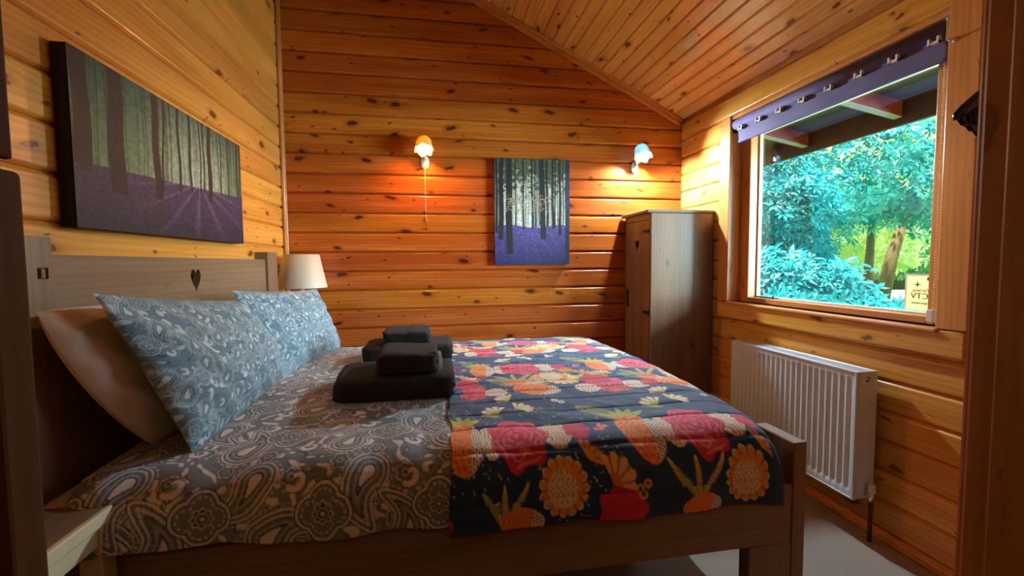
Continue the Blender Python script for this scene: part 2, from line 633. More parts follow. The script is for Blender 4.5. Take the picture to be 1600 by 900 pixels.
# right wall with the window opening
WY0, WY1, WZ0, WZ1 = 1.335, 2.534, 0.940, 2.092
bm = bmesh.new()
for b in ((FW - 0.1, WY0, 0, 2.45), (WY1, BW + 0.15, 0, 2.45), (WY0, WY1, 0, WZ0), (WY0, WY1, WZ1, 2.45)):
    bm_box(bm, RW + T, RW + T + 0.13, b[0], b[1], b[2], b[3])
wall_right = structure('wall_right', bm, M['pine_trim'])
R_right = Matrix(((0, 1, 0), (-1, 0, 0), (0, 0, 1))).to_4x4()
k = 0
for k in range(18):
    z = 0.170 + P_S * (k - 1) - 0.13
    h = P_S
    if z < 0:
        h += z
        z = 0.0
    if h < 0.02 or z > EAVE:
        continue
    segs = [(FW, BW)]
    if z + h > WZ0 + 0.01 and z < WZ1 - 0.01:
        if z < WZ0:
            link('plank', plank_mesh(0.0, WY1 - WY0, WZ0 - z), M['pine_side'], wall_right, Matrix.Translation((RW + T, WY1, z)) @ R_right)
        if z + h > WZ1:
            link('plank', plank_mesh(0.0, WY1 - WY0, z + h - WZ1), M['pine_side'], wall_right, Matrix.Translation((RW + T, WY1, WZ1)) @ R_right)
        segs = [(FW, WY0), (WY1, BW)]
    for a, b in segs:
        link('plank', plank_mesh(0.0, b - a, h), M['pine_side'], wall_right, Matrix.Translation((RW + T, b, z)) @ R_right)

# sloping ceiling
cs = math.hypot(1, SLOPE)
ez = Vector((-1 / cs, 0, SLOPE / cs))
ny = Vector((SLOPE / cs, 0, 1 / cs))
R_ceil = Matrix(((0, ny.x, ez.x), (-1, 0, 0), (0, ny.z, ez.z))).to_4x4()
R_ceil[0][0], R_ceil[1][0], R_ceil[2][0] = 0, -1, 0
c0 = Vector((RW, 0, EAVE)) + ny * T
pts = [(RW + 0.16, EAVE - SLOPE * 0.16), (LW - 0.16, ceil_z(LW - 0.16))]
bm = bmesh.new()
q = [Vector((p[0], 0, p[1])) + ny * T for p in pts]
vs = []
for y in (FW - 0.1, BW + 0.15):
    for p in (q[0], q[1], q[1] + ny * 0.14, q[0] + ny * 0.14):
        vs.append(bm.verts.new((p.x, y, p.z)))
for f in ((0, 1, 2, 3), (7, 6, 5, 4), (0, 4, 5, 1), (1, 5, 6, 2), (2, 6, 7, 3), (3, 7, 4, 0)):
    bm.faces.new([vs[k] for k in f])
ceiling = structure('ceiling', bm, M['pine_trim'])
P_C = 0.0812
me_c = plank_mesh(0.0, BW - FW, P_C, ch=0.0065, dp=0.006)
nC = int((RW - LW) * cs / P_C) + 1
for k in range(nC):
    p = c0 + ez * (P_C * k)
    link('plank', me_c, M['pine_ceiling'], ceiling, Matrix.Translation((p.x, BW, p.z)) @ R_ceil)

# front wall with the doorway, and the hall behind the camera
DX0, DX1 = -0.292, 0.545
bm = bmesh.new()
bm_box(bm, LW - 0.15, DX0 - 0.05, FW - 0.12, FW, 0, 3.7)
bm_box(bm, DX1 + 0.05, RW + 0.17, FW - 0.12, FW, 0, 3.7)
bm_box(bm, DX0 - 0.05, DX1 + 0.05, FW - 0.12, FW, 2.10, 3.7)
structure('wall_front', bm, M['jamb'])
bm = bmesh.new()
bm_box(bm, -0.75, -0.65, FW - 1.9, FW - 0.12, 0, 2.4)
structure('wall_hall_left', bm, M['hall_paint'])
bm = bmesh.new()
bm_box(bm, 1.25, 1.35, FW - 1.9, FW - 0.12, 0, 2.4)
structure('wall_hall_right', bm, M['hall_paint'])
bm = bmesh.new()
bm_box(bm, -0.75, 1.35, FW - 2.0, FW - 1.9, 0, 2.4)
structure('wall_hall_back', bm, M['hall_paint'])
bm = bmesh.new()
bm_box(bm, -0.75, 1.35, FW - 2.0, FW - 0.12, 2.4, 2.5)
structure('ceiling_hall', bm, M['hall_paint'])

# door frame
door = root('door_1', (0.13, FW - 0.06, 0.0), kind='structure')
box('door_jamb', DX0 - 0.05, DX0, FW - 0.13, FW + 0.002, 0, 2.05, M['jamb'], door, 'z', 0.004, 2)
box('keep_block', DX0, DX0 + 0.011, FW - 0.028, FW + 0.002, 0.0, 1.2655, M['jamb_dark'], door, 'z', 0.005, 3)
box('stop_bead', DX0, DX0 + 0.006, FW - 0.024, FW + 0.002, 1.2735, 2.05, M['jamb_dark'], door, 'z', 0.003, 2)
box('door_jamb', DX1, DX1 + 0.05, FW - 0.13, FW + 0.002, 0, 2.05, M['jamb'], door, 'z', 0.004, 2)
box('stop_bead', DX1 - 0.012, DX1, FW - 0.13, FW - 0.026, 0, 2.05, M['jamb'], door, 'z', 0.003, 2)
box('architrave', DX1 + 0.012, DX1 + 0.075, FW + 0.001, FW + 0.014, 0, 2.10, M['jamb'], door, 'z', 0.004, 2)
box('architrave', DX0 - 0.075, DX0 - 0.012, FW + 0.001, FW + 0.014, 0, 2.10, M['jamb'], door, 'z', 0.004, 2)
box('door_head', DX0 - 0.05, DX1 + 0.05, FW - 0.13, FW + 0.002, 2.05, 2.10, M['jamb'], door, 'x', 0.004, 2)

# trims
bm = bmesh.new()
bm_tube(bm, [(0, 0, 0), (3.66, 0, 0)], 0.013, 8)
o = link('trim_1', from_bm('trim', bm, True), M['pine_trim'], None, Matrix.Translation((LW + 0.012, BW - 0.012, 0)) @ AX['z'].to_4x4())
tag(o, kind='structure')
box('bead', LW + 0.001, LW + 0.028, BW - 0.006, BW + 0.001, 0.0, 3.66, M['pine_trim'], o, 'z', 0.002)
# two-step moulding where the back wall meets the ceiling
t2 = None
for (dn, ty, nm) in ((0.000, 0.030, 'trim_2'), (0.026, 0.016, 'moulding_step')):
    L = (RW - LW) * cs
    bm = bmesh.new()
    bm_box(bm, 0, L, -ty, 0, 0, 0.024)
    bmesh.ops.bevel(bm, geom=bm.edges[:], offset=0.004, segments=2, affect='EDGES')
    Mx = Matrix(((ez.x, 0, -ny.x), (0, 1, 0), (ez.z, 0, -ny.z))).to_4x4()
    p = Vector((RW, BW + 0.001, EAVE)) - ny * dn
    o = link(nm, from_bm(nm, bm), M['pine_trim'], t2, Matrix.Translation(p) @ Mx)
    if t2 is None:
        t2 = tag(o, kind='structure')
for nm, a in (('baseboard_right', (RW - 0.018, RW + 0.001, FW, BW, 0, 0.036, 'y')), ('baseboard_left', (LW - 0.001, LW + 0.018, FW, BW, 0, 0.036, 'y')), ('baseboard_back', (LW, RW, BW - 0.018, BW + 0.001, 0, 0.036, 'x'))):
    o = box(nm, *a[:6], M['pine_trim'], None, a[6], 0.008, 3)
    tag(o, kind='structure')

# ------------------------------------------------------------------ window
win = root('window_1', (RW, (WY0 + WY1) / 2, WZ0), kind='structure')
FX0, FX1 = 1.935, 2.025                          # sash frame depth
GX = 2.010
GY0, GY1, GZ0, GZ1 = 1.440, 2.442, 0.981, 1.978
PT = M['pine_trim']
box('casing', 1.850, 1.872, WY1, 2.632, WZ0, 2.112, PT, win, 'z', 0.004, 2)
box('casing', 1.850, 1.872, 1.237, 1.338, WZ0, 2.285, PT, win, 'z', 0.004, 2)
box('reveal_board', 1.862, 2.02, WY1 - 0.002, WY1 + 0.020, WZ0, WZ1, PT, win, 'z', 0.002)
box('reveal_board', 1.862, 2.02, WY0 - 0.020, WY0 + 0.002, WZ0, WZ1, PT, win, 'z', 0.002)
box('reveal_board', 1.862, 2.02, WY0, WY1, WZ1 - 0.003, WZ1 + 0.02, PT, win, 'y', 0.002)
box('apron', 1.846, 1.872, 1.240, 2.626, 0.838, WZ0 - 0.004, M['pine_side'], win, 'y', 0.005, 2)
box('window_sill', 1.836, 2.02, WY0 - 0.01, WY1 + 0.004, WZ0 - 0.016, WZ0, PT, win, 'y', 0.005, 2)
box('stile', FX0, FX1, 2.452, WY1 - 0.002, WZ0, WZ1 - 0.003, PT, win, 'z', 0.004, 2)
box('stile', FX0, FX1, WY0 + 0.002, 1.430, WZ0, WZ1 - 0.003, PT, win, 'z', 0.004, 2)
box('rail', FX0, FX1, 1.430, 2.452, WZ0, 0.972, PT, win, 'y', 0.004, 2)
box('rail', FX0, FX1, 1.430, 2.452, 1.988, WZ1 - 0.003, PT, win, 'y', 0.004, 2)
for a in ((1.430, 1.440, 0.972, 1.988, 'z'), (2.442, 2.452, 0.972, 1.988, 'z'), (1.440, 2.442, 0.972, 0.981, 'y'), (1.440, 2.442, 1.978, 1.988, 'y')):
    box('glazing_bead', 1.992, 2.0095, a[0], a[1], a[2], a[3], M['gasket'], win, a[4], 0.002)
bm = bmesh.new()
bm_box(bm, GX, GX + 0.004, GY0 - 0.008, GY1 + 0.008, GZ0 - 0.008, GZ1 + 0.008)
link('pane', from_bm('pane', bm), M['glass'], win)
box('window_stay', 1.944, 1.955, 2.22, 2.40, 0.977, 0.984, M['dark_metal'], win, 'y', 0.002)
tube('stay_pin', [(1.944, 2.25, 0.976), (1.944, 2.25, 0.993)], 0.005, M['dark_metal'], win, 8)

# purple roller blind in the recess
bl = root('roller_blind', (1.885, 1.93, 2.053), 'rolled-up purple roller blind with white clips above the window glass', 'blind')
B0, B1 = 1.365, 2.520
bm = bmesh.new()
bm_tube(bm, [(1.888, B0, 2.053), (1.888, B1, 2.053)], 0.0335, 20)
link('roll', from_bm('roll', bm, True), M['purple'], bl)
nu, nv = 40, 8
Y = np.linspace(B0, B1 - 0.03, nu)
Zv = np.linspace(2.030, 1.944, nv)
YY, ZZ = np.meshgrid(Y, Zv, indexing='ij')
XX = 1.872 + 0.010 * ((2.030 - ZZ) / 0.086) + 0.0015 * np.sin(YY * 22)
V = np.stack([XX, YY, ZZ], -1).reshape(-1, 3)
F = grid_faces(nu, nv)
V2 = V + np.array([0.003, 0, 0])
me = from_arrays('fabric_drop', np.vstack([V, V2]), np.vstack([F, F[:, ::-1] + len(V)]))
link('fabric_drop', me, M['purple'], bl)
box('bottom_bar', 1.874, 1.890, B0, B1 - 0.03, 1.936, 1.950, M['purple'], bl, 'y', 0.004, 2)
for y in (2.452, 2.300, 2.147, 1.995, 1.841, 1.690, 1.540, 1.392):
    bm = bmesh.new()
    bm_box(bm, 1.855, 1.872, y - 0.019, y + 0.019, 2.006, 2.015)
    bm_box(bm, 1.853, 1.870, y - 0.019, y - 0.012, 2.006, 2.030)
    bm_box(bm, 1.853, 1.870, y + 0.012, y + 0.019, 2.006, 2.030)
    tag(link('clip', from_bm('clip', bm), M['white_plastic'], bl), 'small white plastic clip')
box('bracket', 1.868, 1.905, B0 - 0.012, B0 - 0.002, 2.005, 2.088, M['white_plastic'], bl, 'z', 0.003)
box('bracket', 1.868, 1.905, B1 + 0.001, B1 + 0.008, 2.005, 2.088, M['dark_metal'], bl, 'z', 0.002)
bm = bmesh.new()
for s in range(2):
    for k in range(92):
        z = 2.045 - 0.0115 * k
        bm_lathe(bm, [(0.0003, -0.0028), (0.0025, -0.0012), (0.0025, 0.0012), (0.0003, 0.0028)], (1.893 + 0.02 * s, 1.378 + 0.012 * s, z), seg=5)
tag(link('bead_chain', from_bm('bead_chain', bm, True), M['white_plastic'], bl), 'white beaded pull chain', kind='stuff')
box('chain_tensioner', 1.886, 1.918, 1.372, 1.398, 0.955, 1.005, M['clear'], bl, 'z', 0.004, 2)
tube('tensioner_cord', [(1.90, 1.385, 0.956), (1.893, 1.372, 0.951), (1.885, 1.35, 0.947), (1.878, 1.335, 0.9435)], 0.0018, M['dark_metal'], bl, 6)

# yellow sticker on the pane, read from outside
st = root('window_sticker', (2.006, 1.48, 1.07), 'yellow paper CCTV notice stuck in the lower right corner of the window pane', 'sticker')
box('paper', 2.0070, 2.0090, 1.442, 1.572, 0.986, 1.138, M['paper'], st, 'y', 0.0004)
box('paper_edge', 2.0063, 2.0070, 1.442, 1.5725, 1.131, 1.139, M['white_plastic'], st, 'y', 0.0)
box('paper_edge', 2.0063, 2.0070, 1.565, 1.5725, 0.986, 1.131, M['white_plastic'], st, 'z', 0.0)


def text_part(txt, size, y, z, mat, parent, x=2.0062):
    cu = bpy.data.curves.new('lettering', 'FONT')
    cu.body = txt
    cu.size = size
    cu.extrude = 0.0008
    cu.align_x = 'CENTER'
    t = bpy.data.objects.new('lettering', cu)
    COL.objects.link(t)
    dg = bpy.context.evaluated_depsgraph_get()
    me = bpy.data.meshes.new_from_object(t.evaluated_get(dg))
    bpy.data.objects.remove(t)
    me.materials.clear()
    R = Matrix(((0, 0, 1), (1, 0, 0), (0, 1, 0))).to_4x4()
    return link('lettering', me, mat, parent, Matrix.Translation((x, y, z)) @ R)


text_part('CCTV', 0.036, 1.500, 1.034, M['ink_black'], st, 2.0062)
text_part('in operation', 0.017, 1.502, 1.012, M['ink_black'], st, 2.0062)
text_part('Warning', 0.022, 1.502, 1.064, M['ink_red'], st, 2.0062)
bm = bmesh.new()
bm_box(bm, 2.0055, 2.0068, 1.450, 1.478, 1.110, 1.120)
bm_box(bm, 2.0055, 2.0068, 1.478, 1.486, 1.112, 1.126)
bm_box(bm, 2.0055, 2.0068, 1.512, 1.534, 1.092, 1.096)
bm_box(bm, 2.0055, 2.0068, 1.520, 1.524, 1.084, 1.104)
tag(link('camera_symbol', from_bm('camera_symbol', bm), M['ink_black'], st), kind='stuff')

# cup hook on the right casing
lathe('cup_hook', [(0.0001, 0), (0.009, 0), (0.009, 0.003), (0.004, 0.006), (0.003, 0.018), (0.006, 0.024), (0.0001, 0.028)], (1.8495, 1.318, 1.985), M['chrome'], None, (-1, 0, 0), 12)
tag(bpy.data.objects['cup_hook'], 'small chrome cup hook at the top of the right window casing', 'hook')

# black hanger behind the right door jamb
hk = root('wall_hook', (0.68, FW + 0.014, 1.44), 'black hook on the room side of the right door frame, mostly hidden', 'hook')
box('hook_plate', 0.672, 0.700, FW, FW + 0.018, 1.40, 1.47, M['dark_metal'], hk, 'z', 0.003)
tube('hook_arm', [(0.686, FW + 0.017, 1.445), (0.686, FW + 0.070, 1.437), (0.686, FW + 0.088, 1.445), (0.686, FW + 0.090, 1.458)], 0.0045, M['dark_metal'], hk, 8)
hg = root('coat_hanger', (0.686, FW + 0.083, 1.45), 'black plastic hanger end sticking out beside the right door frame', 'hanger')
tube('shoulder_arm', [(0.686, 0.443, 1.415), (0.665, 0.4445, 1.402), (0.645, 0.4455, 1.386), (0.6355, 0.446, 1.377), (0.6345, 0.446, 1.371)], [0.0055, 0.0055, 0.005, 0.0045, 0.003], M['black_plastic'], hg, 10)
tube('shoulder_arm', [(0.686, 0.443, 1.415), (0.71, 0.442, 1.40), (0.735, 0.441, 1.382), (0.745, 0.44, 1.371)], [0.0055, 0.0055, 0.005, 0.003], M['black_plastic'], hg, 10)
tube('hanger_hook', [(0.686, 0.443, 1.415), (0.686, 0.443, 1.446), (0.690, 0.443, 1.459), (0.686, 0.443, 1.466), (0.680, 0.443, 1.460)], 0.0025, M['black_plastic'], hg, 8)
bm = bmesh.new()
lo = [(0.6365, 1.372), (0.6440, 1.365), (0.650, 1.364), (0.656, 1.359), (0.662, 1.358), (0.668, 1.353), (0.676, 1.352), (0.70, 1.354), (0.742, 1.368), (0.71, 1.396), (0.686, 1.412), (0.665, 1.399), (0.645, 1.383)]
bm2 = extrude_loops([lo], lambda u, v, w: (u, 0.4415 + w, v), 0.006)
link('web', from_bm('web', bm2), M['black_plastic'], hg)
for k in range(7):
    a = Vector((0.645 + 0.006 * k, 0.440, 1.378 + 0.0035 * k))
    tube('rib', [a, (a.x + 0.004, 0.440, 1.367 - 0.0015 * k)], 0.0012, M['black_plastic'], hg, 5)

# ------------------------------------------------------------------ printed patterns (painted by code into vertex colours)
class Paint:
    """A flat print in metres; painted at twice the mesh resolution and averaged."""
    def __init__(s, w, h, res, base):
        s.nu, s.nv = int(round(w / res)) + 1, int(round(h / res)) + 1
        s.r = res / 2
        s.U, s.Vv = np.meshgrid(np.arange(s.nu * 2) * s.r, np.arange(s.nv * 2) * s.r, indexing='ij')
        s.C = np.empty(s.U.shape + (3,), np.float32)
        s.C[:] = base

    def win(s, cu, cv, rad):
        a, b = max(0, int((cu - rad) / s.r)), min(s.C.shape[0], int((cu + rad) / s.r) + 2)
        c, d = max(0, int((cv - rad) / s.r)), min(s.C.shape[1], int((cv + rad) / s.r) + 2)
        if a >= b or c >= d:
            return None
        return (slice(a, b), slice(c, d))

    def loc(s, cu, cv, rad, rot=0.0):
        k = s.win(cu, cv, rad)
        if k is None:
            return None, None, None
        x, y = s.U[k] - cu, s.Vv[k] - cv
        c, n = math.cos(rot), math.sin(rot)
        return k, x * c + y * n, -x * n + y * c

    def fill(s, k, m, col):
        s.C[k][m] = col

    def out(s):
        c = s.C
        return (c[0::2, 0::2] + c[1::2, 0::2] + c[0::2, 1::2] + c[1::2, 1::2]) * 0.25


def vnoise(x, y, seed=0):
    """Smooth value noise on arrays."""
    def hsh(i, j):
        q = np.sin(i * 127.1 + j * 311.7 + seed * 74.7) * 43758.5453
        return q - np.floor(q)
    xi, yi = np.floor(x), np.floor(y)
    fx, fy = x - xi, y - yi
    fx, fy = fx * fx * (3 - 2 * fx), fy * fy * (3 - 2 * fy)
    a = hsh(xi, yi) * (1 - fx) + hsh(xi + 1, yi) * fx
    b = hsh(xi, yi + 1) * (1 - fx) + hsh(xi + 1, yi + 1) * fx
    return a * (1 - fy) + b * fy


NAVY, PINK, ROSE, CORALP = (0.009, 0.044, 0.135), (0.66, 0.025, 0.12), (0.52, 0.022, 0.055), (0.80, 0.20, 0.20)
ORANGE, OCHRE, CREAM, GREEN, LIME, YELL, GREYG = (0.78, 0.20, 0.035), (0.68, 0.30, 0.045), (0.80, 0.70, 0.52), (0.22, 0.33, 0.05), (0.50, 0.58, 0.12), (0.82, 0.58, 0.16), (0.17, 0.20, 0.13)


def q_peony(p, cu, cv, R, a=PINK, b=CORALP):
    k, x, y = p.loc(cu, cv, R * 1.3)
    if k is None:
        return
    r, t = np.hypot(x / 1.0, y / 1.08), np.arctan2(y, x)
    edge = R * (1 + 0.09 * np.cos(7 * t))
    m = r < edge
    split = y < -0.05 * R + 0.15 * R * np.cos(9 * x / R)
    p.fill(k, m, a)
    p.fill(k, m & split, ROSE if a == PINK else a)
    for q in (0.28, 0.5, 0.72, 0.9):
        rr = edge * q * (1 + 0.05 * np.cos(9 * t + q * 20))
        mm = m & (np.abs(r - rr) < 0.0022) & (np.sin(5 * t + q * 30) > -0.6)
        p.fill(k, mm, b)
    p.fill(k, m & (r < R * 0.08), b)


def q_coral(p, cu, cv, rx, ry, rot=0.0):
    k, x, y = p.loc(cu, cv, max(rx, ry) * 1.2, rot)
    if k is None:
        return
    d = (x / rx) ** 2 + (y / ry) ** 2
    m = d < 1
    wv = np.sin(170 * (x + 0.012 * np.sin(95 * y + cu * 40)) + 2.2 * np.sin(120 * y + 1.3) + 1.5 * np.sin(60 * x))
    p.fill(k, m, CREAM)
    p.fill(k, m & (np.abs(wv) < 0.42), (0.30, 0.14, 0.12))
    p.fill(k, m & (d > 0.93), CREAM)


def q_leaf(p, cu, cv, L, W, rot, col=LIME, rib=GREEN):
    k, x, y = p.loc(cu, cv, L, rot)
    if k is None:
        return
    s = x / L
    w = W * np.sqrt(np.clip(1 - (2 * s - 1) ** 2, 0, 1)) * (1.15 - 0.5 * s)
    m = (s > 0) & (s < 1) & (np.abs(y) < w)
    p.fill(k, m, col)
    p.fill(k, m & ((np.abs(y) < 0.0014) | (np.abs(np.abs(y) - w * 0.55) < 0.0009)), rib)


def q_pine(p, cu, cv, w, h, rot=0.0, crown=True):
    if crown:
        for a, l in ((0, 0.85), (0.5, 0.8), (-0.5, 0.8), (1.0, 0.95), (-1.0, 0.95)):
            q_leaf(p, cu - math.sin(rot) * h * 0.75, cv + math.cos(rot) * h * 0.75, l * h, h * 0.14, rot + math.pi / 2 + a)
    k, x, y = p.loc(cu, cv, max(w, h) * 1.25, rot)
    if k is None:
        return
    d = (x / w) ** 2 + (y / h) ** 2
    m = d < 1
    p.fill(k, m, ORANGE)
    t = np.arctan2(y, x)
    r = np.sqrt(d)
    sc = np.sin(26 * r + 1.2 * np.sin(11 * t + 4 * r)) * np.cos(15 * t + 3 * r)
    p.fill(k, m & (sc > 0.45), (0.85, 0.42, 0.10))
    p.fill(k, m & (sc < -0.6), (0.58, 0.09, 0.02))
    side = m & (x / w > 0.42 + 0.25 * (y / h))
    p.fill(k, side, CREAM)
    gx, gy = np.mod(x, 0.0095) - 0.00475, np.mod(y + 0.00475 * np.mod(np.floor(x / 0.0095), 2), 0.0095) - 0.00475
    p.fill(k, side & (np.hypot(gx, gy) < 0.0029), NAVY)


def q_sun(p, cu, cv, R, col=OCHRE):
    k, x, y = p.loc(cu, cv, R * 1.25)
    if k is None:
        return
    r, t = np.hypot(x, y), np.arctan2(y, x)
    edge = R * (1 + 0.06 * np.cos(15 * t))
    m = r < edge
    p.fill(k, m, col)
    p.fill(k, m & (r > edge - 0.004), CREAM)
    p.fill(k, m & (r > R * 0.72) & (np.cos(15 * t) < -0.8), (0.40, 0.10, 0.02))
    c = (np.hypot(x + R * 0.08, y + R * 0.08) < R * 0.66)
    ce = np.sin(230 * x + 2 * np.sin(130 * y)) * np.sin(230 * y + 2 * np.sin(150 * x))
    p.fill(k, c, (0.45, 0.26, 0.12))
    p.fill(k, c & (np.abs(ce) > 0.22), CREAM)


def q_fan(p, cu, cv, R, rot, col=CREAM, base=LIME):
    k, x, y = p.loc(cu, cv, R * 1.2, rot)
    if k is None:
        return
    r, t = np.hypot(x, y), np.arctan2(y, x)
    m = (np.abs(t) < 1.15) & (r < R * (1 + 0.07 * np.cos(12 * t)))
    p.fill(k, m, col)
    p.fill(k, m & (np.cos(12 * t) < -0.72) & (r > R * 0.3), (0.30, 0.16, 0.05))
    p.fill(k, m & (r < R * 0.42), base)


def q_dots(p, cu, cv, R, n, rad, col, seed):
    g = np.random.default_rng(seed)
    for _ in range(n):
        a, r = g.random() * 6.28, R * math.sqrt(g.random())
        k, x, y = p.loc(cu + r * math.cos(a), cv + r * math.sin(a), rad * 1.5)
        if k is not None:
            p.fill(k, np.hypot(x, y) < rad, col)


QW, QH, QR = 1.055, 2.016, 0.003
qp = Paint(QW, QH, QR, NAVY)


def quilt_motifs(p, dx, dy):
    def at(f, cu, cv, *a, **kw):
        f(p, cu + dx, cv + dy, *a, **kw)
    for s in range(26):
        at(q_dots, RNG.random() * 0.55, RNG.random() * 0.72, 0.055, 20, 0.0019, (0.62, 0.62, 0.62), s + 5)
    at(q_leaf, 0.152, 0.02, 0.10, 0.013, 2.2, GREYG, LIME)
    at(q_leaf, 0.165, 0.02, 0.11, 0.012, 1.0, GREYG, YELL)
    at(q_leaf, 0.158, 0.02, 0.09, 0.012, 1.57, GREYG, YELL)
    at(q_leaf, 0.70, 0.04, 0.13, 0.013, 2.3, GREYG, YELL)
    at(q_leaf, 0.705, 0.04, 0.13, 0.012, 0.9, GREYG, YELL)
    at(q_leaf, 0.70, 0.04, 0.10, 0.011, 1.6, GREYG, YELL)
    at(q_pine, 0.204, 0.020, 0.062, 0.036, 0, False)
    at(q_pine, 0.710, 0.018, 0.060, 0.034, 0, False)
    at(q_peony, 0.480, 0.030, 0.062, ROSE, PINK)
    at(q_peony, -0.055, 0.030, 0.06, ROSE, PINK)
    for X0 in (0.213, 0.752):
        at(q_coral, X0 - 0.085, 0.220, 0.038, 0.062)
        at(q_coral, X0 + 0.108, 0.235, 0.050, 0.055, 0.4)
        at(q_peony, X0 + 0.178, 0.237, 0.038, ROSE, PINK)
        at(q_peony, X0, 0.225, 0.086)
        at(q_fan, X0 - 0.030, 0.385, 0.058, 2.2)
        at(q_fan, X0 + 0.035, 0.415, 0.055, 0.5)
        at(q_leaf, X0 - 0.02, 0.36, 0.07, 0.007, 2.9, LIME)
    for X0 in (0.038, 0.575):
        at(q_leaf, X0 - 0.03, 0.30, 0.15, 0.042, 2.3, GREYG, LIME)
        at(q_pine, X0, 0.222, 0.062, 0.095, 0.05)
        at(q_dots, X0 - 0.105, 0.245, 0.026, 9, 0.0075, CORALP, 31)
    at(q_sun, 0.321, 0.092, 0.066)
    at(q_sun, 0.856, 0.084, 0.068)
    at(q_fan, 0.392, 0.150, 0.042, 0.7, (0.66, 0.30, 0.06), OCHRE)
    at(q_fan, 0.912, 0.148, 0.042, 0.7, (0.66, 0.30, 0.06), OCHRE)
    at(q_fan, 0.456, 0.095, 0.058, 0.9, (0.80, 0.45, 0.2), (0.6, 0.2, 0.06))
    for i, (a, b) in enumerate(((0.526, 0.081), (0.548, 0.092), (0.534, 0.062), (0.39, 0.47), (0.41, 0.455), (0.93, 0.45))):
        k, x, y = p.loc(a + dx, b + dy, 0.02)
        if k is not None:
            p.fill(k, np.hypot(x, y) < 0.0115, OCHRE if i < 3 else CREAM)
            p.fill(k, np.hypot(x, y) < 0.005, NAVY)
    # second band, seen on top of the bed
    at(q_leaf, 0.335, 0.665, 0.17, 0.05, 2.65, GREYG, LIME)
    at(q_leaf, 0.355, 0.67, 0.12, 0.025, 1.2)
    at(q_pine, 0.360, 0.600, 0.088, 0.058, -0.25, True)
    at(q_peony, 0.643, 0.610, 0.084)
    at(q_coral, 0.548, 0.585, 0.046, 0.05)
    at(q_coral, 0.748, 0.605, 0.05, 0.05)
    at(q_peony, 0.815, 0.62, 0.036, ROSE, PINK)
    at(q_peony, 0.108, 0.600, 0.070)
    at(q_coral, 0.205, 0.590, 0.045, 0.045)
    at(q_sun, 0.487, 0.724, 0.075, YELL)
    at(q_sun, 1.02, 0.74, 0.07, YELL)
    at(q_leaf, 0.555, 0.74, 0.09, 0.02, 0.4)
    at(q_leaf, 0.43, 0.70, 0.08, 0.018, 3.5)
    at(q_leaf, 0.865, 0.68, 0.15, 0.045, 2.7, GREYG, LIME)
    at(q_pine, 0.930, 0.620, 0.088, 0.06, -0.25, True)
    at(q_fan, 0.24, 0.50, 0.05, 2.4)
    at(q_fan, 0.80, 0.49, 0.05, 2.0)
    at(q_fan, 0.66, 0.76, 0.05, 1.0)
    at(q_fan, 0.13, 0.74, 0.05, 2.5)


for (dx, dy) in ((0.0, 0.0), (0.14, 0.67), (-0.40, 0.67), (0.28, 1.34), (-0.26, 1.34)):
    quilt_motifs(qp, dx, dy)
qp.C[:, : int(0.006 / qp.r)] = (0.22, 0.015, 0.02)


# bed cross-section: arc length v -> (Y, z)
def cross_section(grow=0.0):
    P = [(1.083, 0.490), (1.080, 0.560), (1.085, 0.610)]
    P += [(1.20 - 0.115 * math.cos(a), 0.61 + 0.085 * math.sin(a)) for a in np.linspace(0, math.pi / 2, 9)[1:]]
    P += [(y, 0.695 + 0.02 * math.sin(math.pi * (y - 1.2) / 1.45)) for y in np.linspace(1.25, 2.6, 14)]
    P += [(2.66, 0.695)]
    P += [(2.66 + 0.115 * math.cos(a), 0.61 + 0.085 * math.sin(a)) for a in np.linspace(math.pi / 2, 0, 7)[1:]]
    P += [(2.780, 0.490)]
    P = np.array(P)
    s = np.r_[0, np.cumsum(np.hypot(*np.diff(P, axis=0).T))]
    return P, s


CP, CS = cross_section()


def cross_at(v):
    y, z = np.interp(v, CS, CP[:, 0]), np.interp(v, CS, CP[:, 1])
    e = 0.004
    ty = np.interp(v + e, CS, CP[:, 0]) - np.interp(v - e, CS, CP[:, 0])
    tz = np.interp(v + e, CS, CP[:, 1]) - np.interp(v - e, CS, CP[:, 1])
    l = np.hypot(ty, tz) + 1e-9
    return y, z, -tz / l, ty / l       # position and outward normal


def drape(name, paint, x0, amp_fn, off, foot=None, head=None, hem=None):
    nu, nv = paint.nu, paint.nv
    u, v = np.meshgrid(np.linspace(0, (nu - 1) * paint.r * 2, nu), np.linspace(0, (nv - 1) * paint.r * 2, nv), indexing='ij')
    vv = v
    if hem is not None:
        h = hem(u + x0)
        vv = h + (CS[-1] - h) * (v / CS[-1])
    y, z, nY, nZ = cross_at(vv)
    b = off + amp_fn(u, v)
    X = u + x0
    if foot is not None:
        t = np.clip((X - foot[0]) / (foot[1] - foot[0]), 0, 1)
        drop = foot[2] * (1 - np.sqrt(np.clip(1 - t * t, 0, 1)))
        ztop = 0.49
        z = ztop + (z - ztop) * (1 - drop)
        nside = np.clip((1.3 - y) / 0.2, 0, 1)
        X = X - (0.014 + 0.085 * nside) * t * t
    V = np.stack([X, y + nY * b, z + nZ * b], -1)
    return V, grid_faces(nu, nv)


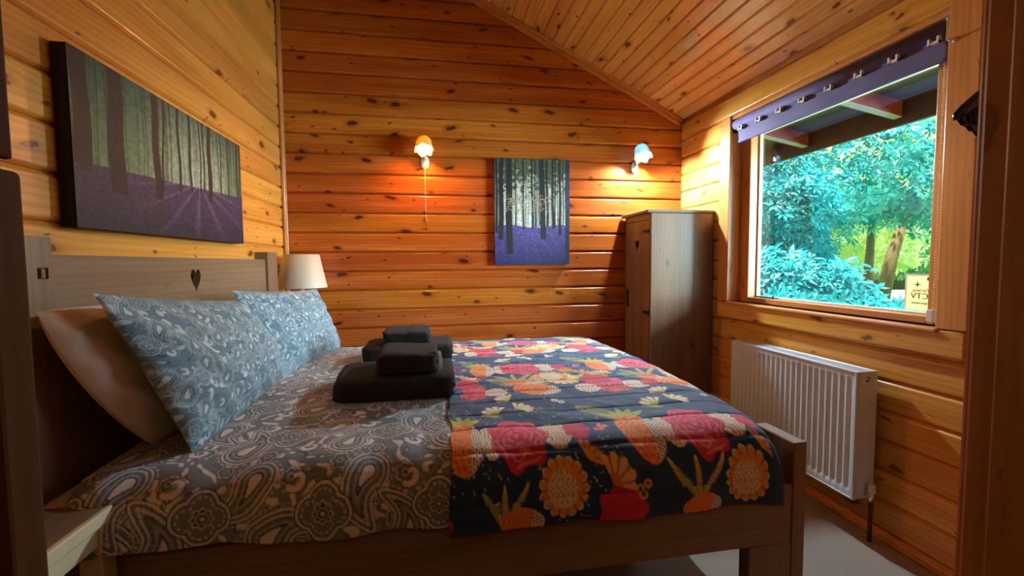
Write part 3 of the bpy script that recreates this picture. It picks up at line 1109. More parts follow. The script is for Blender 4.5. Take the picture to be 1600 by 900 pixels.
def quilt_relief(u, v):
    rows = np.abs(np.mod(v + 0.035, 0.105) - 0.0525)
    stitch = -0.0045 * np.exp(-((0.0525 - rows) / 0.006) ** 2)
    puff = 0.004 * np.cos(np.pi * rows / 0.0525) * 0 + 0.0035 * np.sin(v * 37 + np.sin(u * 9)) * np.sin(u * 21 + v * 6)
    wr = 0.004 * (vnoise(u * 9, v * 14, 3) - 0.5) + 0.003 * (vnoise(u * 30, v * 30, 5) - 0.5)
    side = np.clip((0.25 - v) / 0.2, 0, 1)
    return stitch + puff * 0.7 + wr + side * (0.010 * np.sin(u * 13 + 0.6) + 0.006 * np.sin(u * 29)) * 0.6


def solid_sheet(name, V, F, colors, th, mat, label, cat, nu, nv):
    """Skin plus an inner face a little way below, closed all round."""
    n = len(V.reshape(-1, 3))
    me = from_arrays(name, V.reshape(-1, 3), F, True, colors.reshape(-1, 3))
    o = link(name, me, mat)
    md = o.modifiers.new('thickness', 'SOLIDIFY')
    md.thickness = th
    md.offset = -1
    return tag(o, label, cat)


def clean_edge(u):
    return 0.0


V, F = drape('quilt', qp, 0.0, quilt_relief, 0.016, foot=(0.86, 1.055, 0.42), hem=lambda X: np.interp(X, [0.0, 1.05], [0.034, 0.022]))
# wavy left edge
wv = np.exp(-((V[..., 0] - 0.0) / 0.12) ** 2)
yy = V[..., 1]
V[..., 0] += wv * (0.055 * np.clip((yy - 1.2) / 1.4, 0, 1) + 0.03 + 0.006 * np.sin(yy * 17) + 0.004 * np.sin(yy * 41))
quilt = solid_sheet('quilt', V, F[:, ::-1], qp.out(), 0.012, M['quilt'], 'navy quilt with pink and orange fruit and flowers over the bed foot', 'quilt', qp.nu, qp.nv)

# paisley ------------------------------------------------------------
P_MID, P_DARK, P_PALE, P_LITE = (0.125, 0.235, 0.305), (0.036, 0.072, 0.098), (0.55, 0.68, 0.73), (0.25, 0.40, 0.47)


def p_back(p, seed):
    u, v = p.U, p.Vv
    w1 = vnoise(u * 16, v * 16, seed) + 0.5 * vnoise(u * 35, v * 35, seed + 1)
    w2 = vnoise(u * 15 + 7, v * 15 + 3, seed + 2)
    s = np.sin((u + v) * 70 + w1 * 15) + np.sin((u - v) * 60 + w2 * 17)
    p.C[s > 0.55] = P_LITE
    p.C[s > 1.0] = P_PALE
    p.C[np.abs(s - 0.55) < 0.16] = P_DARK


def p_tear(p, cu, cv, L, rot, flip=1, fill=None):
    fill = fill or P_MID
    k, x, y = p.loc(cu, cv, L * 0.95, rot)
    if k is None:
        return
    y = y * flip
    d = np.full(x.shape, 9.0)
    for i in range(15):
        t = i / 14
        a = 2.5 * t ** 1.5
        cx, cy = L * (-0.28 + 0.78 * t - 0.20 * t ** 3), L * (0.30 * (1 - math.cos(a)) - 0.10)
        d = np.minimum(d, np.hypot(x - cx, y - cy) - L * 0.27 * (1 - t) ** 0.75 - L * 0.015)
    e = L / 0.2
    p.fill(k, d < 0.0060 * e, P_DARK)
    p.fill(k, d < 0.0035 * e, P_PALE)
    p.fill(k, d < -0.0025 * e, P_DARK)
    p.fill(k, d < -0.0050 * e, fill)
    p.fill(k, (np.abs(d + 0.013 * e) < 0.0022 * e), P_PALE)
    p.fill(k, (np.abs(d + 0.021 * e) < 0.0016 * e) & (np.sin(x * 420) > 0), P_DARK)
    p.fill(k, d < -0.028 * e, P_LITE)
    p.fill(k, d < -0.034 * e, P_DARK)
    p.fill(k, d < -0.040 * e, P_PALE)
    p.fill(k, (np.abs(d - 0.0115 * e) < 0.0016 * e) & (np.sin(np.arctan2(y, x) * 36) > -0.2), P_PALE)


def p_flower(p, cu, cv, R, n=6):
    k, x, y = p.loc(cu, cv, R * 1.3)
    if k is None:
        return
    r, t = np.hypot(x, y), np.arctan2(y, x)
    e = R * (1 + 0.13 * np.cos(n * t))
    p.fill(k, r < e * 1.12, P_DARK)
    p.fill(k, r < e, P_PALE)
    p.fill(k, r < e * 0.88, P_MID)
    p.fill(k, np.abs(r - e * 0.62) < R * 0.06, P_DARK)
    p.fill(k, r < e * 0.4, P_LITE)
    p.fill(k, r < R * 0.18, P_DARK)


def p_medal(p, cu, cv, R, rot=0.0):
    k, x, y = p.loc(cu, cv, R * 1.3, rot)
    if k is None:
        return
    d = np.minimum.reduce([np.hypot(x - a, y - b) for a, b in ((R * .42, 0), (-R * .42, 0), (0, R * .36), (0, -R * .36))]) - R * 0.55
    p.fill(k, d < R * 0.07, P_DARK)
    p.fill(k, d < R * 0.02, P_PALE)
    p.fill(k, d < -R * 0.06, P_DARK)
    p.fill(k, d < -R * 0.10, P_MID)
    r, t = np.hypot(x, y), np.arctan2(y, x)
    p.fill(k, (np.abs(d + R * 0.2) < R * 0.025) & (np.sin(t * 22) > -0.2), P_PALE)
    e = R * 0.36 * (1 + 0.12 * np.cos(8 * t))
    p.fill(k, r < e, P_PALE)
    p.fill(k, r < e * 0.86, P_DARK)
    p.fill(k, np.abs(r - R * 0.2) < R * 0.035, P_LITE)
    p.fill(k, r < R * 0.08, P_PALE)


def p_diamond(p, cu, cv, R, rot=0.0):
    k, x, y = p.loc(cu, cv, R * 1.4, rot)
    if k is None:
        return
    d = np.sqrt(np.abs(x) / R) + np.sqrt(np.abs(y) / R)
    dd = np.abs(x) + np.abs(y)
    q = 0.5 * d + 0.5 * dd / R
    for lim, c in ((1.15, P_DARK), (1.05, P_PALE), (0.92, P_DARK), (0.84, P_MID), (0.62, P_PALE), (0.52, P_DARK), (0.40, P_LITE)):
        p.fill(k, q < lim, c)


def p_curl(p, cu, cv, R, rot, flip=1):
    """A solid pale comma with a curled tip."""
    k, x, y = p.loc(cu, cv, R * 1.4, rot)
    if k is None:
        return
    y = y * flip
    d = np.full(x.shape, 9.0)
    for i in range(16):
        t = i / 15
        a = 4.4 * t
        rr = R * (0.75 - 0.5 * t)
        d = np.minimum(d, np.hypot(x - rr * math.cos(a), y - rr * math.sin(a)) - R * (0.25 - 0.17 * abs(t - 0.3)))
    p.fill(k, d < R * 0.07, P_DARK)
    p.fill(k, d < 0, P_PALE)


def paisley(w, h, res, seed, scale=1.0):
    p = Paint(w, h, res, P_MID)
    g = np.random.default_rng(seed)
    p_back(p, seed)
    S = 0.27 * scale
    for i in range(-1, int(w / S) + 2):
        for j in range(-1, int(h / S) + 2):
            cu, cv = (i + (0.5 if j % 2 else 0.0)) * S + 0.02, j * S * 0.94 + 0.06
            for q in range(6):
                a = q * 1.047 + 0.3
                p_flower(p, cu + S * 0.42 * math.cos(a), cv + S * 0.40 * math.sin(a), S * (0.065 + 0.03 * g.random()), 5 + q % 3)
            for q in range(4):
                a = q * 1.571 + 0.8
                p_curl(p, cu + S * 0.36 * math.cos(a), cv + S * 0.36 * math.sin(a), S * 0.115, a * 1.7, 1 if q % 2 else -1)
            if (i + j) % 3 == 0:
                p_diamond(p, cu + S * 0.5, cv + S * 0.02, S * 0.22, 0.1)
            for q in range(2):
                p_tear(p, cu + S * (0.30 if q else -0.30), cv + S * (0.12 if q else -0.1), S * 0.62, 0.9 + 3.14 * q + 0.5 * ((i + j) % 2), 1 if (i + q) % 2 else -1)
            p_medal(p, cu, cv, S * 0.235, 0.0)
    return p


PAL = (P_MID, P_DARK, P_PALE, P_LITE)
P_MID, P_DARK, P_PALE, P_LITE = (0.165, 0.20, 0.23), (0.048, 0.055, 0.062), (0.66, 0.645, 0.63), (0.34, 0.365, 0.39)
dp = paisley(0.98, 2.016, 0.003, 11)
P_MID, P_DARK, P_PALE, P_LITE = PAL


def duvet_relief(u, v):
    wr = 0.010 * (vnoise(u * 5, v * 6, 13) - 0.5) + 0.005 * (vnoise(u * 17, v * 17, 15) - 0.5)
    fold = 0.008 * np.exp(-((v - 0.25) / 0.10) ** 2) * np.sin(u * 46) * np.clip((u - 0.62) / 0.2, 0, 1)
    side = np.clip((0.25 - v) / 0.2, 0, 1)
    return wr + fold + side * (0.009 * np.sin(u * 15) + 0.005 * np.sin(u * 33))


V, F = drape('duvet', dp, -0.83, duvet_relief, 0.004, hem=lambda X: np.interp(X, [-0.83, -0.7, 0.1], [0.080, 0.075, 0.052]))
hd = np.clip(1 - (V[..., 0] + 0.83) / 0.10, 0, 1)
V[..., 2] -= 0.014 * hd ** 2
V[..., 0] += 0.05 * hd * (0.25 - np.clip(V[..., 2] - 0.5, 0, 0.2)) * 2
duvet = solid_sheet('duvet', V, F[:, ::-1], dp.out(), 0.014, M['paisley'], 'grey-blue paisley duvet over the head half of the bed', 'duvet', dp.nu, dp.nv)

# mattress with fitted sheet
bm = bmesh.new()
bm_box(bm, -0.925, 1.012, 1.125, 2.755, 0.375, 0.655)
bmesh.ops.bevel(bm, geom=bm.edges[:], offset=0.045, segments=5, profile=0.5, affect='EDGES')
tag(link('mattress', from_bm('mattress', bm, True), M['linen']), 'mattress in a plain cream fitted sheet, showing at the head end of the bed', 'mattress')

# ------------------------------------------------------------------ bed frame
bed = root('bed', (0.05, 1.93, 0.0), 'chunky grey-brown wooden double bed with a heart cut in the headboard', 'bed')
BWD = M['bed_wood']
Y0, Y1 = 1.100, 2.775
hb = [(Y0 + 0.01, 0.30), (Y1 - 0.01, 0.30), (Y1 - 0.01, 1.229), (Y0 + 0.01, 1.229)]
bm = extrude_loops([hb, heart(1.910, 1.139, 0.074, 0.092)[::-1]], lambda u, v, w: (v, -w, -u), 0.0)
bm.free()
# headboard panel: local X along world Y
bm = extrude_loops([[(a - Y0, b) for a, b in hb], [(a - Y0, b) for a, b in heart(1.910, 1.139, 0.072, 0.092)]], lambda u, v, w: (u, w, v), 0.026)
link('headboard_panel', from_bm('headboard_panel', bm), BWD, bed, Matrix.Translation((-0.930, Y0, 0)) @ AX['y'].to_4x4())


def peg_post(y0, y1, holes):
    """Post with a square mortise hole near its top; local X up."""
    x0, x1, top = -0.981, -0.917, 1.271
    loops = [[(0.0, 0.0), (top, 0.0), (top, y1 - y0), (0.0, y1 - y0)]] + holes
    bm = extrude_loops(loops, lambda u, v, w: (u, v, w), x1 - x0)
    R = Matrix(((0, 0, -1), (0, 1, 0), (1, 0, 0))).to_4x4()
    return link('headboard_post', from_bm('headboard_post', bm), BWD, bed, Matrix.Translation((x1, y0, 0)) @ R)


p1 = peg_post(Y0, 1.240, [[(1.170, 0.098), (1.197, 0.098), (1.197, 0.128), (1.170, 0.128)]])
box('peg', -0.965, -0.921, 1.214, 1.226, 1.172, 1.195, BWD, p1, 'x', 0.001)
p2 = peg_post(2.630, Y1, [])
box('peg', -0.93, -0.9155, 2.675, 2.681, 1.205, 1.211, M['dark_metal'], p2, 'x', 0.001)
box('side_rail', -0.917, 1.0335, Y0 + 0.001, Y0 + 0.028, 0.357, 0.535, BWD, bed, 'x', 0.003)
box('side_rail', -0.917, 1.0335, Y1 - 0.028, Y1 - 0.001, 0.357, 0.520, BWD, bed, 'x', 0.003)
for (a, b) in ((Y0, Y0 + 0.165), (Y1 - 0.165, Y1)):
    box('footboard_post', 1.035, 1.080, a, b, 0.0, 0.661, BWD, bed, 'z', 0.003)
box('leg', 0.893, 1.034, Y0, Y0 + 0.045, 0.0, 0.3565, BWD, bed, 'z', 0.003)
box('leg', 0.893, 1.034, Y1 - 0.045, Y1, 0.0, 0.3565, BWD, bed, 'z', 0.003)
box('footboard_panel', 1.042, 1.072, Y0 + 0.165, Y1 - 0.165, 0.30, 0.600, BWD, bed, 'y', 0.003)
for k in range(12):
    x = -0.80 + k * 0.150
    box('slat', x, x + 0.075, Y0 + 0.029, Y1 - 0.029, 0.355, 0.374, BWD, bed, 'y', 0.002)

# ------------------------------------------------------------------ pillows
def pillow(name, BL, BR, TL, TR, th, mat, label, cat, group=None, paint=None, nu=60, nv=40, bow=0.05, seed=1, ex=0.55):
    BL, BR, TL, TR = [np.array(p, float) for p in (BL, BR, TL, TR)]
    if paint is not None:
        nu, nv = paint.nu, paint.nv
    a, b = np.meshgrid(np.linspace(-1, 1, nu), np.linspace(-1, 1, nv), indexing='ij')
    s, t = (a + 1) / 2, (b + 1) / 2
    # sides bow in between the corners
    s2 = 0.5 + (s - 0.5) * (1 - bow * (1 - b * b))
    t2 = 0.5 + (t - 0.5) * (1 - bow * (1 - a * a))
    base = ((1 - s2) * (1 - t2))[..., None] * BL + (s2 * (1 - t2))[..., None] * BR + ((1 - s2) * t2)[..., None] * TL + (s2 * t2)[..., None] * TR
    nrm = np.cross(BR - BL, TL - BL)
    nrm /= np.linalg.norm(nrm)
    prof = (np.clip(1 - np.abs(a) ** 2.6, 0, 1) * np.clip(1 - np.abs(b) ** 2.4, 0, 1)) ** ex
    wr = (0.012 * (vnoise(s * 6 + seed, t * 5, seed) - 0.5) + 0.007 * (vnoise(s * 15, t * 13, seed + 2) - 0.5) + 0.004 * np.sin(a * 18 + b * 9)) * prof ** 0.6
    pin = 0.012 * np.exp(-((np.abs(a) - 0.93) / 0.07) ** 2) * np.cos(b * 16 + seed) * prof
    f = base + nrm * (th * prof * (1 + 0.15 * b * (-1)) + wr + pin)[..., None]
    k = base - nrm * (th * 0.75 * prof)[..., None]
    k[..., 2] = np.maximum(k[..., 2], 0)
    F = grid_faces(nu, nv)
    V = f.reshape(-1, 3)
    step = 4 if paint is not None else 1
    col = None if paint is None else paint.out().reshape(-1, 3)
    if paint is None:
        Vb = k.reshape(-1, 3)
        me = from_arrays(name, np.vstack([V, Vb]), np.vstack([F, F[:, ::-1] + len(V)]), True)
    else:
        ii, jj = np.unique(np.r_[np.arange(0, nu, step), nu - 1]), np.unique(np.r_[np.arange(0, nv, step), nv - 1])
        Vb = k[np.ix_(ii, jj)].reshape(-1, 3)
        cb = paint.out()[np.ix_(ii, jj)].reshape(-1, 3)
        Fb = grid_faces(len(ii), len(jj))[:, ::-1] + len(V)
        me = from_arrays(name, np.vstack([V, Vb]), np.vstack([F, Fb]), True, np.vstack([col, cb]))
    return tag(link(name, me, mat), label, cat, group)


def order(BL, BR, TL, TR):
    return BL, BR, TL, TR


G_P = 'paisley pillows propped on the bed'
pillow('paisley_pillow', (-0.635, 1.245, 0.705), (-0.640, 2.060, 0.705), (-0.785, 1.165, 1.137), (-0.800, 1.995, 1.053), 0.085, M['paisley'],
       'grey-blue paisley pillow nearest the doorway, overlapping its twin', 'pillow', G_P, paisley(0.80, 0.48, 0.003, 21, 0.52), seed=3)
pillow('paisley_pillow', (-0.655, 1.985, 0.705), (-0.570, 2.735, 0.705), (-0.790, 1.880, 1.100), (-0.680, 2.680, 1.058), 0.075, M['paisley'],
       'grey-blue paisley pillow beside the table lamp, behind its twin', 'pillow', G_P, paisley(0.80, 0.46, 0.003, 34, 0.52), seed=6)
G_L = 'plain pillows behind the paisley ones'
pillow('plain_pillow', (-0.765, 1.310, 0.715), (-0.765, 1.95, 0.715), (-0.868, 1.125, 1.100), (-0.868, 1.80, 1.04), 0.070, M['linen'],
       'plain cream pillow at the headboard, sticking out behind the nearer paisley pillow', 'pillow', G_L, seed=9, bow=-0.10, ex=0.42, nu=90, nv=70)
pillow('plain_pillow', (-0.770, 2.00, 0.715), (-0.765, 2.68, 0.715), (-0.868, 1.93, 1.03), (-0.868, 2.62, 1.01), 0.050, M['linen'],
       'plain cream pillow hidden behind the farther paisley pillow', 'pillow', G_L, seed=12, bow=-0.08, ex=0.42)

# ------------------------------------------------------------------ towels
def towel(x0, x1, y0, y1, z0, h, folds, label, seed, edge=True):
    """A folded towel: stacked layers whose front and left sides are rounded folds."""
    o = root('folded_towel', ((x0 + x1) / 2, (y0 + y1) / 2, z0), label, 'towel', 'charcoal towels stacked on the bed')
    n, m = 26, 34
    V, F = [], []
    # outer wrap: cross-section in (y, z), superellipse; ends pillow over
    s = np.linspace(0, 1, n)
    t = np.linspace(0, 2 * np.pi, m, endpoint=False)
    S, Tt = np.meshgrid(s, t, indexing='ij')
    e = 0.42
    cy, sy = np.sign(np.cos(Tt)) * np.abs(np.cos(Tt)) ** e, np.sign(np.sin(Tt)) * np.abs(np.sin(Tt)) ** e
    endr = 1 - 0.16 * np.clip((0.10 - S) / 0.10, 0, 1) ** 2 - 0.03 * np.clip((S - 0.97) / 0.03, 0, 1)
    X = x0 + (x1 - x0) * S + 0.004 * np.sin(Tt * 3 + seed)
    wob = 1 + 0.05 * (vnoise(S * 5 + seed, Tt * 1.5, seed) - 0.5)
    Yc = (y0 + y1) / 2 + (y1 - y0) / 2 * cy * endr * wob
    Zc = z0 + h / 2 + h / 2 * sy * np.where(sy > 0, endr * wob, 1.0) + 0.008 * (vnoise(S * 6, Yc * 9, seed + 4) - 0.5) * (sy > 0)
    V = np.stack([X, Yc, Zc], -1).reshape(-1, 3)
    i = np.arange(n * m).reshape(n, m)
    F = np.stack([i[:-1], i[1:], np.roll(i, -1, 1)[1:], np.roll(i, -1, 1)[:-1]], -1).reshape(-1, 4)
    bm = bmesh.new()
    vs = [bm.verts.new(p) for p in V]
    for f in F:
        bm.faces.new([vs[k] for k in f])
    bm.faces.new([vs[k] for k in i[0][::-1]])
    bm.faces.new([vs[k] for k in i[-1]])
    link('wrap', from_bm('wrap', bm, True), M['towel'], o)
    # the folded layers that show at the right-hand end
    for q in range(folds):
        z = z0 + h * (q + 0.5) / folds
        d = 0.86 - 0.05 * (q % 2)
        ya, yb = (y0 + y1) / 2 - (y1 - y0) / 2 * d, (y0 + y1) / 2 + (y1 - y0) / 2 * d
        box('fold', x1 - 0.03, x1 + 0.006 + 0.003 * (q % 2), ya, yb, z - h * 0.36 / folds, z + h * 0.36 / folds, M['towel'], o, 'y', h * 0.3 / folds, 2)
    return o


tA = towel(-0.350, 0.055, 1.525, 1.850, 0.717, 0.093, 3, 'large charcoal folded towel at the bottom of the nearer stack', 1)
tB = towel(-0.205, -0.005, 1.540, 1.790, 0.811, 0.078, 3, 'small charcoal folded towel with a pale fringe on top of the nearer stack', 2)
for k in range(3):
    tube('fringe', [(0.004 + 0.004 * k, 1.575 + 0.012 * k, 0.888 - 0.004 * k), (0.009 + 0.004 * k, 1.570 + 0.012 * k, 0.850), (0.007 + 0.004 * k, 1.568 + 0.012 * k, 0.817)], 0.0014, M['linen'], tB, 5)
tC = towel(-0.345, 0.070, 2.095, 2.400, 0.721, 0.093, 3, 'large charcoal folded towel at the bottom of the farther stack', 3)
tD = towel(-0.250, -0.040, 2.100, 2.350, 0.815, 0.066, 3, 'small charcoal folded towel on top of the farther stack', 4)

# ------------------------------------------------------------------ pictures
def canvas(name, w, h, paint, th, M4, label, cat='picture'):
    """Stretched canvas: the print is its face (a part), the black edge its body; local u right, v up."""
    bm = bmesh.new()
    bm_box(bm, 0, w, 0.0006, th, 0, h)
    bmesh.ops.bevel(bm, geom=bm.edges[:], offset=0.002, segments=1, affect='EDGES')
    o = tag(link(name, from_bm(name, bm), M['canvas_edge'], None, M4), label, cat)
    u, v = np.meshgrid(np.linspace(0, w, paint.nu), np.linspace(0, h, paint.nv), indexing='ij')
    n = paint.nu * paint.nv
    V = np.stack([u, np.zeros_like(u), v], -1).reshape(-1, 3)
    me = from_arrays('print', V, grid_faces(paint.nu, paint.nv), False, paint.out().reshape(-1, 3))
    me.materials.append(M['picture'])
    p = bpy.data.objects.new('print', me)
    COL.objects.link(p)
    p.parent = o
    return o


def forest(w, h, ground, sky_cols, floor_cols, trunks, sunx, seed, canopy, band=None):
    p = Paint(w, h, 0.0028, (0, 0, 0))
    u, v = p.U / w, p.Vv / h
    g = ground(u)
    q = np.clip((v - g) / (1 - g), 0, 1)
    glow = np.exp(-((u - sunx) / 0.26) ** 2) * np.exp(-(q / 0.75) ** 2)
    cols = [np.array(c) for c in sky_cols]
    base = cols[0] * (1 - q)[..., None] + cols[1] * q[..., None]
    base = base + (cols[2] - base) * np.clip(glow, 0, 1)[..., None]
    leaf = vnoise(u * 70 * w, v * 90 * h, seed) * 0.6 + vnoise(u * 160 * w, v * 190 * h, seed + 1) * 0.4
    base *= (0.55 + 0.9 * leaf)[..., None]
    p.C[:] = base
    rr = np.random.default_rng(seed)
    for _ in range(int(75 * w)):
        c, wd = rr.random(), 0.002 + 0.005 * rr.random()
        lean = (rr.random() - 0.5) * 0.02
        m = (np.abs(p.U - (c + lean * v) * w + 0.003 * np.sin(v * 9 + c * 40)) < wd * 0.5) & (v > g - 0.02)
        p.C[m] *= 0.32 + 0.2 * rr.random()
    if canopy is not None:
        m = (vnoise(u * 45 * w, v * 60 * h, seed + 5) + 0.7 * vnoise(u * 120 * w, v * 120 * h, seed + 6)) * 0.6 > 0.85 - 0.75 * np.clip((v - canopy[0]) / (1 - canopy[0]), 0, 1)
        m &= v > canopy[0]
        tone = 0.5 + 0.9 * vnoise(u * 90 * w, v * 140 * h, seed + 8)
        p.C[m] = (np.array(canopy[1]) * tone[..., None])[m]
    for (c, wd, foot, lean) in trunks:
        m = (np.abs(u - c - lean * (v - 0.5) - 0.004 * np.sin(v * 11 + c * 30)) < wd * (0.5 + 0.1 * (1 - v))) & (v > foot)
        bark = 0.7 + 0.6 * vnoise(u * 120 * w, v * 25 * h, seed + 9)
        p.C[m] = (np.array(floor_cols[3]) * bark[..., None])[m]
    fl = v < g
    d = np.clip((g - v) / np.maximum(g, 1e-3), 0, 1)
    c0, c1, c2 = [np.array(c) for c in floor_cols[:3]]
    fcol = c0 * (1 - d)[..., None] + c1 * d[..., None]
    sp = vnoise(u * 150 * w, v * 210 * h, seed + 3)
    fcol = fcol * (0.5 + sp)[..., None]
    streak = np.clip(np.cos(16 * np.arctan2(u - sunx, (g - v) * 1.2 + 0.05) + 1.1) - 0.55, 0, 1) * np.exp(-((u - sunx) / 0.30) ** 2) * (1 - d) ** 0.8
    fcol = fcol + c2 * (streak * (0.4 + 1.2 * sp))[..., None]
    keep = np.zeros_like(fl)
    for (c, wd, foot, lean) in trunks:
        keep |= (np.abs(u - c - lean * (v - 0.5) - 0.004 * np.sin(v * 11 + c * 30)) < wd * 0.55) & (v > foot)
    mm = fl & ~keep
    p.C[mm] = fcol[mm]
    return p


tr1 = [(0.018, 0.024, 0.36, 0), (0.045, 0.040, 0.33, 0), (0.163, 0.062, 0.24, 0.005), (0.352, 0.034, 0.26, -0.01), (0.385, 0.010, 0.33, 0.03), (0.484, 0.016, 0.36, 0), (0.557, 0.014, 0.38, 0), (0.63, 0.010, 0.4, 0), (0.655, 0.010, 0.41, 0), (0.700, 0.030, 0.34, 0.01), (0.80, 0.010, 0.44, 0), (0.865, 0.009, 0.45, 0), (0.955, 0.016, 0.45, 0), (0.985, 0.014, 0.45, 0)]
pic1 = forest(1.034, 0.482, lambda u: 0.37 + 0.10 * u, [(0.20, 0.34, 0.16), (0.03, 0.13, 0.09), (0.62, 0.72, 0.52)], [(0.085, 0.055, 0.13), (0.030, 0.024, 0.050), (0.34, 0.24, 0.46), (0.034, 0.020, 0.020)], tr1, 0.62, 3, None)
pic1.C *= 0.62
canvas('canvas_picture', 1.034, 0.482, pic1, 0.038, Matrix.Translation((LW + 0.040, 1.362, 1.306)) @ R_left, 'wide canvas of dark beech trunks over purple bluebells, on the left wall above the bed')
tr2 = [(0.03, 0.03, 0.30, 0), (0.085, 0.060, 0.24, 0.015), (0.190, 0.078, 0.10, 0.0), (0.275, 0.016, 0.36, 0), (0.38, 0.020, 0.33, -0.01), (0.50, 0.026, 0.34, -0.02), (0.535, 0.016, 0.35, 0), (0.595, 0.012, 0.37, 0), (0.640, 0.066, 0.24, -0.035), (0.70, 0.030, 0.36, -0.02), (0.775, 0.030, 0.34, -0.015), (0.805, 0.018, 0.36, 0.0), (0.873, 0.034, 0.28, -0.01), (0.915, 0.012, 0.36, 0), (0.957, 0.026, 0.33, 0)]
pic2 = forest(0.548, 0.748, lambda u: 0.365 + 0.012 * np.sin(u * 9), [(0.62, 0.62, 0.46), (0.42, 0.48, 0.36), (0.72, 0.76, 0.66)], [(0.12, 0.085, 0.30), (0.018, 0.024, 0.10), (0.10, 0.09, 0.16), (0.022, 0.022, 0.026)], tr2, 0.45, 17, (0.58, (0.10, 0.115, 0.05)))
m = (pic2.Vv / 0.748 < 0.66) & (pic2.Vv / 0.748 > 0.5) & (vnoise(pic2.U * 60, pic2.Vv * 190, 4) > 0.66) & (np.abs(pic2.U / 0.548 - 0.45) < 0.3)
pic2.C[m] = (0.34, 0.27, 0.14)
pic2.C *= 0.8
pic2.C[pic2.U > 0.548 * 0.945] = (0.016, 0.022, 0.055)
canvas('canvas_picture', 0.548, 0.748, pic2, 0.038, Matrix.Translation((0.418, BW - 0.040, 1.187)), 'upright canvas of a beech wood with bluebells between the two wall lamps')

# ------------------------------------------------------------------ wall lamps
def sconce(x, zp, label, glass, emit, color_plate, cord):
    o = root('wall_lamp', (x, BW, zp), label, 'lamp', 'tulip glass wall lamps on the back wall')
    # oval back plate
    bm = bmesh.new()
    bm_lathe(bm, [(0.0001, 0.016), (0.012, 0.015), (0.020, 0.010), (0.0275, 0.008), (0.030, 0.004), (0.030, 0.0)], (0, 0, 0), (0, -1, 0), 28)
    for v in bm.verts:
        v.co.z *= 1.6
    link('back_plate', from_bm('back_plate', bm, True), color_plate, o, Matrix.Translation((x, BW + 0.0005, zp)))
    bm = bmesh.new()
    bm_lathe(bm, [(0.0295, 0.005), (0.032, 0.004), (0.032, 0.0), (0.0295, 0.0)], (0, 0, 0), (0, -1, 0), 28)
    for v in bm.verts:
        v.co.z *= 1.58
    link('plate_rim', from_bm('plate_rim', bm, True), M['brass'], o, Matrix.Translation((x, BW + 0.0005, zp)))
    c = Vector((x, BW - 0.092, zp + 0.138))
    tube('arm', [(x, BW - 0.012, zp + 0.012), (x, BW - 0.030, zp + 0.030), (x, BW - 0.034, zp + 0.075), (x, BW - 0.045, zp + 0.125), (x, BW - 0.072, zp + 0.148), (c.x, c.y, c.z + 0.006)], [0.007, 0.006, 0.0055, 0.0055, 0.006, 0.008], color_plate, o, 10)
    ax = Vector((0.0, -0.50, -1.0)).normalized()
    lathe('gallery', [(0.0001, -0.034), (0.004, -0.030), (0.006, -0.022), (0.003, -0.016), (0.012, -0.012), (0.024, -0.004), (0.027, 0.006), (0.024, 0.010)], c, M['dark_metal'], o, ax, 18)

    def scallop(k, q, r, h):
        w = max(0, (k - 3) / 4.0) if k < 8 else max(0, (12 - k) / 4.0)
        return r * (1 + 0.05 * w * math.cos(6 * q)), h + 0.010 * w * math.cos(6 * q)
    out = [(0.020, 0.004), (0.036, 0.010), (0.046, 0.024), (0.050, 0.044), (0.0525, 0.064), (0.055, 0.080), (0.059, 0.094), (0.063, 0.102)]
    inn = [(r - 0.003, h) for r, h in out[::-1][:1]] + [(r - 0.003, h - 0.001) for r, h in out[::-1][1:]]
    bm = bmesh.new()
    bm_lathe(bm, out + inn, c, ax, 36, lambda k, q, r, h: scallop(k if k < 8 else k, q, r, h))
    link('glass_shade', from_bm('glass_shade', bm, True), glass, o)
    lathe('bulb_holder', [(0.0001, 0.004), (0.013, 0.006), (0.013, 0.036), (0.0001, 0.038)], c, M['white_plastic'], o, ax, 14)
    b = c + ax * 0.080
    bm = bmesh.new()
    bmesh.ops.create_icosphere(bm, subdivisions=2, radius=0.0255)
    link('bulb', from_bm('bulb', bm, True), emit, o, Matrix.Translation(b))
    if cord:
        tube('pull_cord', [(x + 0.001, BW - 0.014, zp - 0.044), (x + 0.001, BW - 0.008, zp - 0.2), (x + 0.001, BW - 0.008, zp - 0.385)], 0.0011, M['white_plastic'], o, 5)
        lathe('cord_acorn', [(0.0001, 0.0), (0.004, -0.004), (0.006, -0.016), (0.005, -0.028), (0.0001, -0.034)], (x + 0.001, BW - 0.008, zp - 0.383), M['brass'], o, (0, 0, 1), 10)
    return o


M['plate_white'] = m_plain('cream_enamel_plate', (0.72, 0.66, 0.50), 0.3, 60, 0.04, 0.02)
sconce(-0.060, 1.900, 'left wall lamp, lit warm orange, with a pull cord hanging below', M['frosted_warm'], m_emit('warm_bulb', (1.0, 0.42, 0.09), 800.0), M['plate_white'], True)
sconce(1.487, 1.905, 'right wall lamp, lit cold white, above the wardrobe', M['frosted_cool'], m_emit('cool_bulb', (0.72, 0.92, 1.0), 4800.0), M['plate_white'], False)

